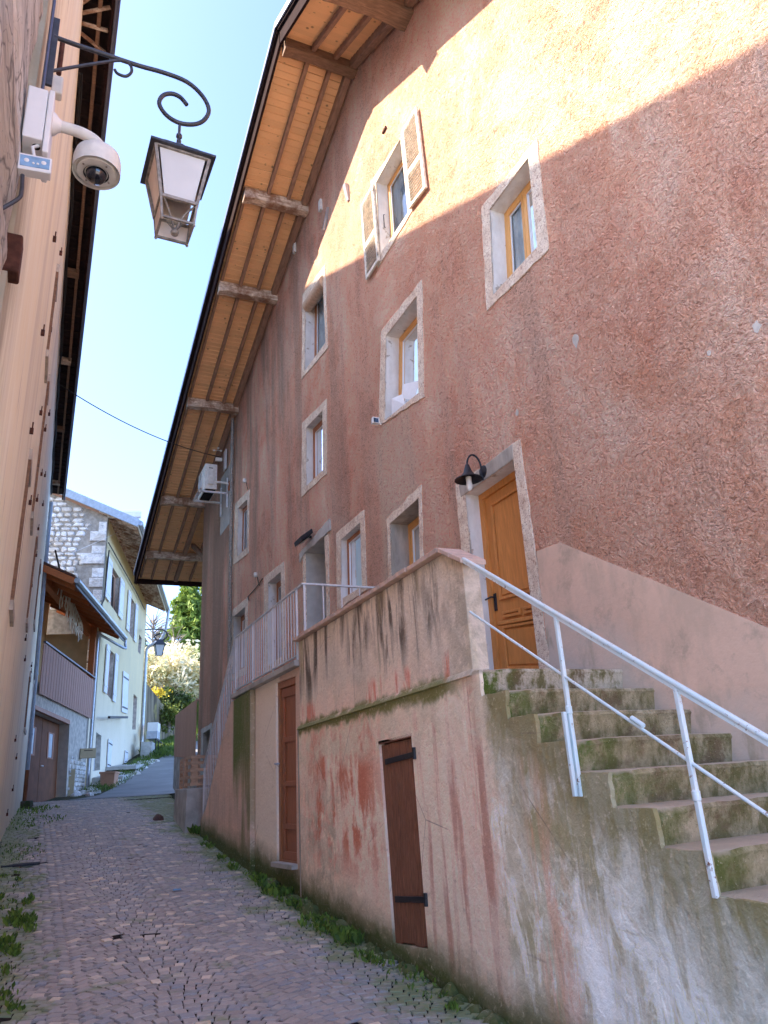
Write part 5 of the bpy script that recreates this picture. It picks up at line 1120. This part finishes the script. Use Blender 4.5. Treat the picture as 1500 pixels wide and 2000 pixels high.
Mb().ring([c_+FE*a*.55+FN*(b*.3+.025)+up_*.70 for a, b in ((-1, -1), (1, -1), (1, 1), (-1, 1))], [c_+FE*a*.44+FN*(b*.22+.025)+up_*.70 for a, b in ((-1, -1), (1, -1), (1, 1), (-1, 1))], (0, 0, .07)).build('rim', M['terra'], pr_, bevel=.01)
Mb().hexa([c_+FE*a*.4+FN*b*.2+up_*z for z in (-.35, 0) for a, b in ((-1, -1), (1, -1), (1, 1), (-1, 1))]).build('foot_stone', M['conc'], pr_)

# ---------------------------------------------------------------- yellow house with stone gable
yh = thing('yellow_house', 'tall pale yellow house with rubble stone gable and white shutters further up the street', 'house', (4, 40, 1))
s0 = s_of(atF(208, 1010)); s0 = 8.95; s1 = s_of(atF(281, 1300)); GZ = 11.9
op = {'w1': [(217, 1102), (233, 1128), (231, 1203), (215, 1180)], 'w2': [(254, 1162), (263, 1178), (259, 1248), (250, 1234)], 'w3': [(212, 1266), (223, 1277), (218, 1367), (207, 1354)], 'w4': [(272, 1239), (277, 1247), (274, 1279), (269, 1272)],
      'd1': [(188, 1430), (198, 1437), (195, 1504), (182, 1506)], 'd2': [(261, 1355), (268, 1362), (265, 1425), (258, 1425)]}
ops = {k: fq(v) for k, v in op.items()}
eaveR_ = atF(281, 1160).z
vs, fs = holed([P2(s0, -.2), P2(s1, .8), P2(s1, GZ-.35), P2(s0, GZ)], list(ops.values())); Mb().add(vs, fs).build('wall', M['yellow'], yh)
Mb().quad(P2(8.05, -.3, -.02), P2(s0+.01, -.3, -.02), P2(s0+.01, 8, -.02), P2(8.05, 8, -.02)).build('side_strip', M['yellow'], yh)
gdir = -FN
Mb().prism([P2(s0, -.3), P2(s0, -.3)+gdir*9, P2(s0, GZ+4)+gdir*9, P2(s0, GZ)], FE*.3).build('gable_wall', M['gable'], yh)
stones(dict(z0=7.7, z1=13.6, s0=0.75, s1=4.9, test=lambda s, z: z < GZ-.1+s*.44, o=lambda s, z: P2(s0, z)+gdir*s), 300, .25, yh, seed=8, proud=.09, nrm=-FE, ax=-gdir)
for i in range(13):                              # squared corner stones
    z = 5.0+i*.52+.05*math.sin(i*3); w = (.75 if i % 2 else .45)*(1+.3*math.sin(i*5.1)); Mb().box((0, 0, 0), (1, 1, 1)) ; inst('quoin', bpy.data.meshes.get('quoin_m') or Mb().box((0, -.5, 0), (1, .5, 1)).mesh('quoin_m', M['rubble']), frame_m(P2(s0, z)-FE*.05+gdir*.02, gdir, FE, V((0, 0, 1)), (w, .1, .42+.05*math.sin(i*2.3))), yh)
for k, q in ops.items():
    m = Mb(); dp_ = .25
    for a in range(4): m.quad(q[a], q[(a+1) % 4], q[(a+1) % 4]-FN*dp_, q[a]-FN*dp_)
    m.build('reveal', M['mortar'], yh); b_ = [p-FN*.22 for p in q]
    if k[0] == 'w':
        wd = Mb().ring(b_, [bil(b_, .12, .06), bil(b_, .88, .06), bil(b_, .88, .94), bil(b_, .12, .94)], FN*.05).build('window', M['fence'], yh); Mb().quad(*[p-FN*.01 for p in b_]).build('pane', M['dark'], wd)
        Mb().prism([bil(b_, .46, .05), bil(b_, .54, .05), bil(b_, .54, .95), bil(b_, .46, .95)], FN*.05).build('mullion', M['fence'], wd)
        if k != 'w4':
            W_ = (q[1]-q[0]).length
            for side in (0, 1):
                a0 = q[0] if side == 0 else q[1]; a3 = q[3] if side == 0 else q[2]; sg = -1 if side == 0 else 1
                A0 = a0+FE*sg*.05; B0 = a0+FE*sg*(W_*.5); zt_, zb_ = a0.z+.05, a3.z-.05
                A0.z = B0.z = zt_; C0 = V((B0.x, B0.y, zb_)); D0_ = V((A0.x, A0.y, zb_))
                sh_ = Mb().prism([p+FN*.04 for p in (A0, B0, C0, D0_)], FN*.045).build('shutter', M['shutb'], yh)
                for v in (.12, .86):
                    z = zt_+(zb_-zt_)*v; Mb().beam(V((A0.x, A0.y, z))+FN*.09, V((B0.x, B0.y, z))+FN*.09, .02, .07).build('strap', M['galv'], sh_)
    else: Mb().quad(*b_).build('door_panel', M['galv'] if k == 'd1' else M['fence'], yh)
for px in ([(240, 1310), (250, 1318), (247, 1394), (237, 1390)], [(211, 1443), (218, 1448), (214, 1502), (208, 1500)], [(244, 1465), (249, 1468), (247, 1490), (242, 1490)]):
    q = fq(px, .03); sh_ = Mb().prism(q, FN*.04).build('shutter', M['shutb'], yh)
    for v in (.12, .86): Mb().prism([bil(q, 0, v)+FN*.045, bil(q, 1, v)+FN*.045, bil(q, 1, v+.04)+FN*.045, bil(q, 0, v+.04)+FN*.045], FN*.01).build('strap', M['iron'], sh_)
# roof with exposed rafters
ov = 1.4
e0 = P2(s0-.9, GZ-.35, ov); e1 = P2(s1+1.6, GZ-.75, ov)
r0_ = atF(272, 1022, ov); r1_ = atF(327, 1192, 1.25)
e0 = r0_; e1 = r1_
inn = -FN*(ov+7)+V((0, 0, (ov+7)*.453))
rf2 = Mb().hexa([e0, e1, e1+inn, e0+inn, e0+up_*.08, e1+up_*.08, e1+inn+up_*.08, e0+inn+up_*.08]).build('roof', M['bal'], yh)
Mb().hexa([p+up_*.085 for p in (e0, e1, e1+inn, e0+inn)]+[p+up_*.2 for p in (e0, e1, e1+inn, e0+inn)]).build('roof_cover', M['zinc'], rf2)
Mb().beam(e0-up_*.02, e0+inn-up_*.02, .08, .32).build('verge_flashing', M['zinc'], rf2)
Mb().tube([e0+FN*.07, e1+FN*.07], .11, 12).build('gutter', M['zinc'], rf2, smooth=True)
L_ = (e1-e0).length; nr = 34
for i in range(nr):
    a = e0.lerp(e1, (i+.3)/nr)-up_*.08-FN*.12; Mb().beam(a, a-FN*(ov+.2)+V((0, 0, (ov+.2)*.453)), .10, .15).build('rafter', M['beam'], rf2)
Mb().beam(e0+FN*-.05-up_*.1, e1-FN*.05-up_*.1, .04, .16).build('eave_board', M['icicle'], rf2)
Mb().beam(P2(s0-.02, GZ+.1, .0), P2(s0-.02, GZ+.1, ov), .25, .25).build('purlin_end', M['whitep'], rf2)
pe = e1+FN*.07-FE*.3; pw = P2(s1-.1, 8.8, .12)
Mb().tube(smooth_path([pe, pe-up_*.5, pw+FN*.9+up_*.5, pw+FN*.1, pw-up_*.7, P2(s1-.1, 6, .12), P2(s1-.1, 3.2, .12)], 3), .09, 10).build('downpipe', M['zinc'], yh, smooth=True)
# cables along the far houses
for pts, lb_ in (([(108, 1075), (116, 1110), (150, 1145), (190, 1195), (203, 1172), (213, 1075)], 'black cable draped over the stone gable and up the yellow wall'), ([(212, 1060), (240, 1110), (268, 1160), (282, 1190)], 'black cable under the eave of the yellow house')):
    tag(Mb().tube([atF(x, y, .12 if i else .12) for i, (x, y) in enumerate(pts)], .03, 6).build('facade_cable', M['rubber'], smooth=True), lb_, 'cable')
# terrace clutter in front of the yellow house
slab_ = Mb().prism([P2(s_of(atF(205, 1510)), 1.3, 1.3), P2(s_of(atF(268, 1490)), 1.9, 1.3), P2(s_of(atF(268, 1490)), 1.9, .0), P2(s_of(atF(205, 1510)), 1.3, 0)], (0, 0, .15)); tag(slab_.build('stone_landing', M['conc']), 'grey stone landing slab in front of the yellow house', 'slab')
lwq = Mb().hexa([P2(9.6, -.2, 0), P2(9.6, -.2, 1.2), P2(22, 1.1, 1.2), P2(22, 1.1, 0), P2(9.6, .95, 0), P2(9.6, .95, 1.2), P2(22, 1.75, 1.2), P2(22, 1.75, 0)]); tag(lwq.build('retaining_wall', M['conc'], bevel=.03), 'low mossy concrete retaining wall below the yellow house', 'wall')
for i, (s, z, off, lab, w, h, mt) in enumerate(((21.0, 2.35, .8, 'leaning grey stone slab below the blue shutter', 1.5, 1.2, 'conc'), (23.5, 3.9, .8, 'white box on brackets by the door of the yellow house', 1.3, .6, 'whitep'), (21.6, 3.35, 1.0, 'grey metal shelf box under the white box', 1.4, .42, 'zinc'))):
    c_ = P2(s, z, off); Mb_ = Mb().hexa([c_+FE*a*w/2+FN*b*.3+up_*hh for hh in (-h/2, h/2) for a, b in ((-1, -1), (1, -1), (1, 1), (-1, 1))]); tag(Mb_.build(('stone_slab', 'white_box', 'metal_box')[i], M[mt], bevel=.02), lab, ('slab', 'box', 'metal box')[i])
rg = thing('iron_railing', 'thin black iron railing on the landing by the yellow house', 'railing', P2(24, 2, 1.3))
for s in (20.5, 22, 23.5, 25, 26.5): Mb().beam(P2(s, 1.9, 1.25), P2(s, 3.1, 1.25), .05, .05, FE).build('upright', M['iron'], rg)
for z in (2.4, 3.1): Mb().beam(P2(20.5, z, 1.25), P2(26.5, z, 1.25), .04, .04).build('rail', M['iron'], rg)
aw = Mb().beam(atF(213, 1401, .5), atF(248, 1401, .3), .1, .1); tag(aw.build('awning_bar', M['iron']), 'black horizontal bar fixed on the yellow facade', 'bar')
# second lantern
p0 = P2(s1+.05, 7.65, .15); l2 = thing('far_lantern', 'small black street lantern on a scrolled bracket at the far end of the yellow house', 'street lamp', p0)
cl = atF(311, 1270, 1.9); tp = V((cl.x, cl.y, atF(311, 1228, 1.9).z)); a0_ = atF(284, 1230, .2)
Mb().tube(smooth_path([a0_, a0_.lerp(tp, .6)+up_*.05, tp+FN*.2, tp+FN*.35-up_*.3, tp-up_*.55, tp-FN*.25-up_*.3, tp+up_*-.15]), .04, 8).build('bracket', M['lamp'], l2, smooth=True)
lc = V((cl.x, cl.y, atF(311, 1281, 1.9).z))
def sq4(h, z):
    h *= .62; return [V((lc.x+a*h, lc.y+b*h, z)) for a, b in ((-1, -1), (1, -1), (1, 1), (-1, 1))]
Mb().hexa(sq4(.22, lc.z)+sq4(.36, lc.z+.5)).build('glass_body', M['milk'], l2); Mb().hexa(sq4(.46, lc.z+.51)+sq4(.14, lc.z+.78)).build('roof', M['lamp'], l2); Mb().beam(lc+up_*.78, V((lc.x, lc.y, tp.z-.5)), .06, .06, FE).build('stem', M['lamp'], l2)
for i in range(4): Mb().beam(sq4(.22, lc.z)[i], sq4(.37, lc.z+.5)[i], .035, .035, FE).build('glazing_bar', M['lamp'], l2)

# ---------------------------------------------------------------- garden wall at the bend
gw = thing('garden_wall', 'tall weathered garden wall curving along the lane beyond the yellow house', 'wall', (8, 55, 3))
pts = [((282, 1330), (280, 1490), 49.5), ((300, 1352), (300, 1480), 52), ((318, 1375), (316, 1468), 55), ((330, 1385), (330, 1462), 60), ((345, 1392), (345, 1457), 66), ((362, 1400), (360, 1452), 72)]
top_ = [atY(*a, Y) for a, b, Y in pts]; bot_ = [atY(*b, Y)-up_*.6 for a, b, Y in pts]; m = Mb(); n = len(pts)
m.v = bot_+top_+[p+V((-.5, .8, 0)) for p in top_]+[p+V((-.5, .8, 0)) for p in bot_]; m.f = [(k*n+i, k*n+i+1, ((k+1) % 4)*n+i+1, ((k+1) % 4)*n+i) for k in range(4) for i in range(n-1)]
nm_ = N('old_garden_wall', .95, .1); a_ = nm_.noise(nm_.map(nm_.pos, (1, 1, .15)), 1.2, 5, .6); b__ = nm_.noise(nm_.pos, .8, 5, .6); c__ = nm_.mx(nm_.mr(a_, .4, .6), (.10, .085, .065), (.30, .25, .17)); c__ = nm_.mx(nm_.mr(b__, .5, .65, 0, .7), c__, (.42, .36, .12)); wm_ = nm_.done(c__, nm_.bump(a_, .5, .08))
m.build('wall_face', wm_, gw)

# ---------------------------------------------------------------- vegetation
def leaves(name, mat, pts, size, parent=None, seed=0, elong=1.6, droop=0.0, kind=None):
    rnd = random.Random(seed); me = bpy.data.meshes.new(name); vs = []; fs = []; tone = []
    for p, t in pts:
        a = V((rnd.gauss(0, 1), rnd.gauss(0, 1), rnd.gauss(0, 1)-droop)).normalized(); b = a.cross(V((rnd.gauss(0, 1), rnd.gauss(0, 1), rnd.gauss(0, 1)))).normalized(); s = size*rnd.uniform(.6, 1.4); n = len(vs)
        vs += [p-a*s*elong*.5, p+b*s*.32, p+a*s*elong*.5, p-b*s*.32]; fs.append((n, n+1, n+2, n+3)); tone.append(min(1, max(0, t+rnd.uniform(-.3, .3))))
    me.from_pydata([tuple(v) for v in vs], [], fs); me.materials.append(mat); at = me.attributes.new('tone', 'FLOAT', 'FACE'); at.data.foreach_set('value', tone)
    o = bpy.data.objects.new(name, me); col.objects.link(o)
    if parent: setp(o, parent)
    if kind: o['kind'] = kind
    return o
def limbs(base, top, n, spread, r0, seed, mat='bark'):
    rnd = random.Random(seed); m = Mb(); m.tube([base, base.lerp(top, .5)+V((rnd.uniform(-.2, .2), 0, 0)), top], [r0, r0*.7, r0*.3], 8); ends = []
    for i in range(n):
        t = rnd.uniform(.25, .95); a = base.lerp(top, t); ang = rnd.uniform(0, 6.28); L = spread*rnd.uniform(.5, 1)*(1.1-.5*t); e = a+V((math.cos(ang)*L, math.sin(ang)*L, L*rnd.uniform(.3, .9)))
        mid = a.lerp(e, .5)+V((0, 0, .15*L)); m.tube([a, mid, e], [r0*.35, r0*.22, r0*.08], 5); ends += [a.lerp(e, .6), e, mid]
    return m, ends
def conifer(x, y, zb, H, Rr, lab, seed, dens=9000, size=.34, mat='conifer'):
    t = thing('conifer_tree', lab, 'tree', (x, y, zb), 'evergreens behind the garden wall'); rnd = random.Random(seed); m, _ = limbs(V((x, y, zb)), V((x, y, zb+H)), 0, 1, .3, seed); m.build('trunk', M['bark'], t)
    pts = []; nb = 150
    for i in range(nb):
        h = (i+rnd.random())/nb; z = zb+H*(.06+.94*h); L = Rr*(1-h)**.75*rnd.uniform(.55, 1.12)+.2; ang = rnd.uniform(0, 6.283); rise = rnd.uniform(-.1, .5)
        for k in range(dens//nb):
            s = rnd.random()**.6; w = .45*(1-s*.5)*(.5+Rr*.12); px = x+math.cos(ang)*L*s+rnd.gauss(0, w*.6); py = y+math.sin(ang)*L*s+rnd.gauss(0, w*.6); pz = z+rise*L*s-rnd.random()**2*1.1*s+rnd.gauss(0, w*.35); pts.append((V((px, py, pz)), .35+.4*s+.25*(rnd.random()-.5)))
    leaves('crown', M[mat], pts, size, t, seed, 2.2, .6)
conifer(12.6, 72, 4.6, 15.2, 4.6, 'tall bright green conifer nearest the pink house corner', 21, 15000, .32)
conifer(15.4, 74, 4.8, 17.5, 4.2, 'tall green conifer half hidden by the pink house', 22, 9000, .32)
conifer(9.2, 92, 7, 13.5, 5, 'darker conifer behind the small far lantern', 23, 9000, .42)
def shrub(name, lab, c, rx, ry, rz, n, size, mat, seed, cat='bush', twigs=14, group=None, tone=.5, base=None):
    base = base or V((c[0], c[1], c[2]-rz)); t = thing(name, lab, cat, base, group); rnd = random.Random(seed); m, ends = limbs(V(base), V((c[0], c[1], c[2]+rz*.5)), twigs, (rx+ry)*.6, .12, seed, 'twig'); m.build('trunk', M['twig'], t)
    cl_ = [(V((rnd.gauss(0, .45)*rx, rnd.gauss(0, .45)*ry, rnd.gauss(0, .42)*rz))+V(c), rnd.uniform(.1, .28), rnd.uniform(-.25, .25)) for _ in range(46)]; pts = []
    for i in range(n):
        cc_, rr_, tt = cl_[rnd.randrange(len(cl_))]; q = V((rnd.gauss(0, 1)*rx*rr_, rnd.gauss(0, 1)*ry*rr_, rnd.gauss(0, 1)*rz*rr_)); pts.append((cc_+q, tone+tt+.2*(q.z > 0)))
    leaves('crown', M[mat], pts, size, t, seed)
def vp(x, y, Y): return tuple(atY(x, y, Y))
shrub('blossom_tree', 'pale blossoming tree left of the far lantern behind the garden wall', vp(300, 1312, 58), 2.2, 2, 2.2, 2600, .26, 'pale', 31, 'tree', 30, 'blossoming trees')
shrub('blossom_tree', 'pale blossoming tree spreading in front of the tall conifer', vp(345, 1322, 60), 2.4, 2, 2.0, 2800, .26, 'pale', 32, 'tree', 30, 'blossoming trees')
shrub('blossom_tree', 'whitish blossoming tree against the corner of the pink house', vp(375, 1318, 62), 2.0, 2, 1.7, 2200, .28, 'pale', 33, 'tree', 26, 'blossoming trees')
shrub('yellow_bush', 'small yellow flowering bush on top of the garden wall', vp(308, 1352, 55), .6, .8, .35, 300, .14, 'yell', 34, group=None)
shrub('green_bush', 'dark green bush on the garden wall under the blossom', vp(333, 1368, 57), 1.3, 1.2, .9, 2200, .2, 'bush', 35, tone=.1)
shrub('green_bush', 'bright green bush beside the fence at the end of the garden wall', vp(365, 1385, 58), 1.5, 1.2, .9, 2600, .2, 'bush', 36, tone=.9)
shrub('ivy_clump', 'ivy hanging down the garden wall at the bend', vp(330, 1400, 54), .7, .5, 1.0, 1300, .15, 'bush', 37, 'ivy', 4, tone=.5)
bt = thing('bare_tree', 'bare pale trunked tree between the blossom and the conifers', 'tree', vp(337, 1330, 64)); m, ends = limbs(V(vp(337, 1350, 64)), V(vp(341, 1245, 64)), 40, 2.6, .16, 50); m.build('trunk', M['twig'], bt)
bt = thing('bare_tree', 'bare fine branched tree seen behind the far lantern', 'tree', vp(300, 1300, 70)); m, ends = limbs(V(vp(298, 1330, 70)), V(vp(300, 1200, 70)), 60, 3.4, .14, 51); m.build('trunk', M['twig'], bt)
# wooded slope behind: one far mass
rnd = random.Random(77); pts = []
for i in range(9000):
    x = rnd.uniform(-5, 60); y = rnd.uniform(95, 130); zt = 9+3.5*noise.noise(V((x*.12, 0, 0)))+2*noise.noise(V((x*.4, 2, 0))); pts.append((V((x, y, rnd.uniform(5, zt+4))), rnd.uniform(.1, .6)))
tag(leaves('far_wood', M['bush'], pts, .9, None, 77, 1.4), 'wooded slope rising behind the garden', 'wood', None, 'stuff')

# grass and weeds
rw = random.Random(21)
def tufts(name, lab, regs, mat, seed, h=.09, kind='stuff', cat='weeds'):
    rnd = random.Random(seed); vs = []; fs = []; tone = []
    for (x, y, r, n, hh) in regs:
        for i in range(n):
            a = rnd.uniform(0, 6.28); d = r*math.sqrt(rnd.random()); px, py = x+math.cos(a)*d*.6, y+math.sin(a)*d; z = gh(px, py)+rnd.uniform(0, hh*.4); L = hh*rnd.uniform(.5, 1.3)
            dr = V((rnd.gauss(0, .5), rnd.gauss(0, .5), 1)).normalized(); sd = dr.cross(V((rnd.gauss(0, 1), rnd.gauss(0, 1), .1))).normalized()*L*(.2 if mat == 'weed' else .07); p = V((px, py, z)); n0 = len(vs)
            vs += [p, p+dr*L*.6+sd, p+dr*L, p+dr*L*.6-sd]; fs.append((n0, n0+1, n0+2, n0+3)); tone.append(rnd.random())
    me = bpy.data.meshes.new(name); me.from_pydata([tuple(v) for v in vs], [], fs); me.materials.append(M[mat]); at = me.attributes.new('tone', 'FLOAT', 'FACE'); at.data.foreach_set('value', tone)
    o = bpy.data.objects.new(name, me); col.objects.link(o); return tag(o, lab, cat, None, kind)
tufts('wall_weeds', 'green leafy weeds at the foot of the terrace wall left of the plank door', [(rw.uniform(2.72, 2.92), rw.uniform(5.2, 14.5), rw.uniform(.04, .14), rw.randint(10, 40), rw.uniform(.03, .08)) for _ in range(30)] + [(2.78, 7.9, .35, 220, .07), (2.80, 7.2, .2, 130, .10), (2.82, 7.55, .3, 160, .06), (2.86, 8.8, .18, 90, .09), (2.85, 9.6, .3, 130, .09), (2.9, 15.0, .15, 90, .12), (2.88, 10.6, .2, 60, .08), (2.8, 5.9, .3, 60, .05)], 'weed', 1)
rw = random.Random(12)
tufts('gutter_weeds', 'green weeds growing in the gutter along the peach wall', [(rw.uniform(-.22, .16), rw.uniform(6.6, 13), rw.uniform(.04, .13), rw.randint(12, 50), rw.uniform(.03, .075)) for _ in range(26)] + [(.04, 9.7, .25, 150, .07), (.0, 8.5, .16, 90, .06), (-.1, 14.5, .8, 160, .05), (-.1, 18.5, 1.5, 300, .06), (.0, 21.5, 1.3, 300, .07), (-.2, 7, .5, 60, .07)], 'weed', 2)
tufts('lane_grass', 'grass verge at the foot of the garden wall', [(6.6+i*.55, 45+i*2.2, 1.8, 900, .35) for i in range(8)], 'grass', 3, cat='grass')
tufts('verge_grass', 'grass and stones along the low wall below the yellow house', [(2.3+i*.36, 30.5+i*1.3, .9, 260, .16) for i in range(12)], 'grass', 4, cat='grass')
m = Mb(); rnd = random.Random(9)
for i in range(90):
    t = rnd.random(); x = 1.9+t*4.0+rnd.uniform(-.5, .3); y = 29.6+t*13+rnd.uniform(-.5, .5); s = rnd.uniform(.08, .24); z = gh(x, y); m.lathe((x, y, z-.05), [(s, 0), (s*.9, s*.5), (s*.3, s*.8)], 6)
tag(m.build('rubble_stones', M['rubble']), 'loose pale stones lying in the verge below the yellow house', 'stones', None, 'stuff')
m = Mb().hexa([(-.2, 22.9, -.1), (.12, 22.9, -.1), (.2, 24.05, 0), (-.2, 24.05, 0), (-.2, 22.95, .14), (.1, 22.95, .14), (.18, 24, .16), (-.2, 24, .16)]); tag(m.build('mossy_block', M['earth'], bevel=.03), 'mossy stone block at the foot of the far corner downpipe', 'stone block')
m = Mb().hexa([P2(-.2, -.1, .1), P2(5.4, 0, .1), P2(5.4, 0, .7), P2(-.2, -.1, .6), P2(-.2, .03, .1), P2(5.4, .08, .1), P2(5.4, .08, .7), P2(-.2, .03, .6)]); tag(m.build('garage_threshold', M['conc']), 'pale threshold slab in front of the garage doors', 'slab')
m = Mb().lathe(P2(6.4, .0, .9), [(.3, 0), (.42, .08), (.38, .2), (.15, .26)], 9); tag(m.build('step_stone', M['conc'], smooth=True), 'flat grey stone lying beside the garage doors', 'stone')
# drain grate in the gutter
gy = 13.2; dg = thing('drain_grate', 'iron drain grate set across the gutter near the peach wall', 'drain', (.2, gy, gh(.2, gy)))
for k in range(5): Mb().box((-.25, gy+k*.08, gh(0, gy)+.02), (.75, gy+k*.08+.035, gh(0, gy)+.045)).build('grate_bar', M['iron'], dg)
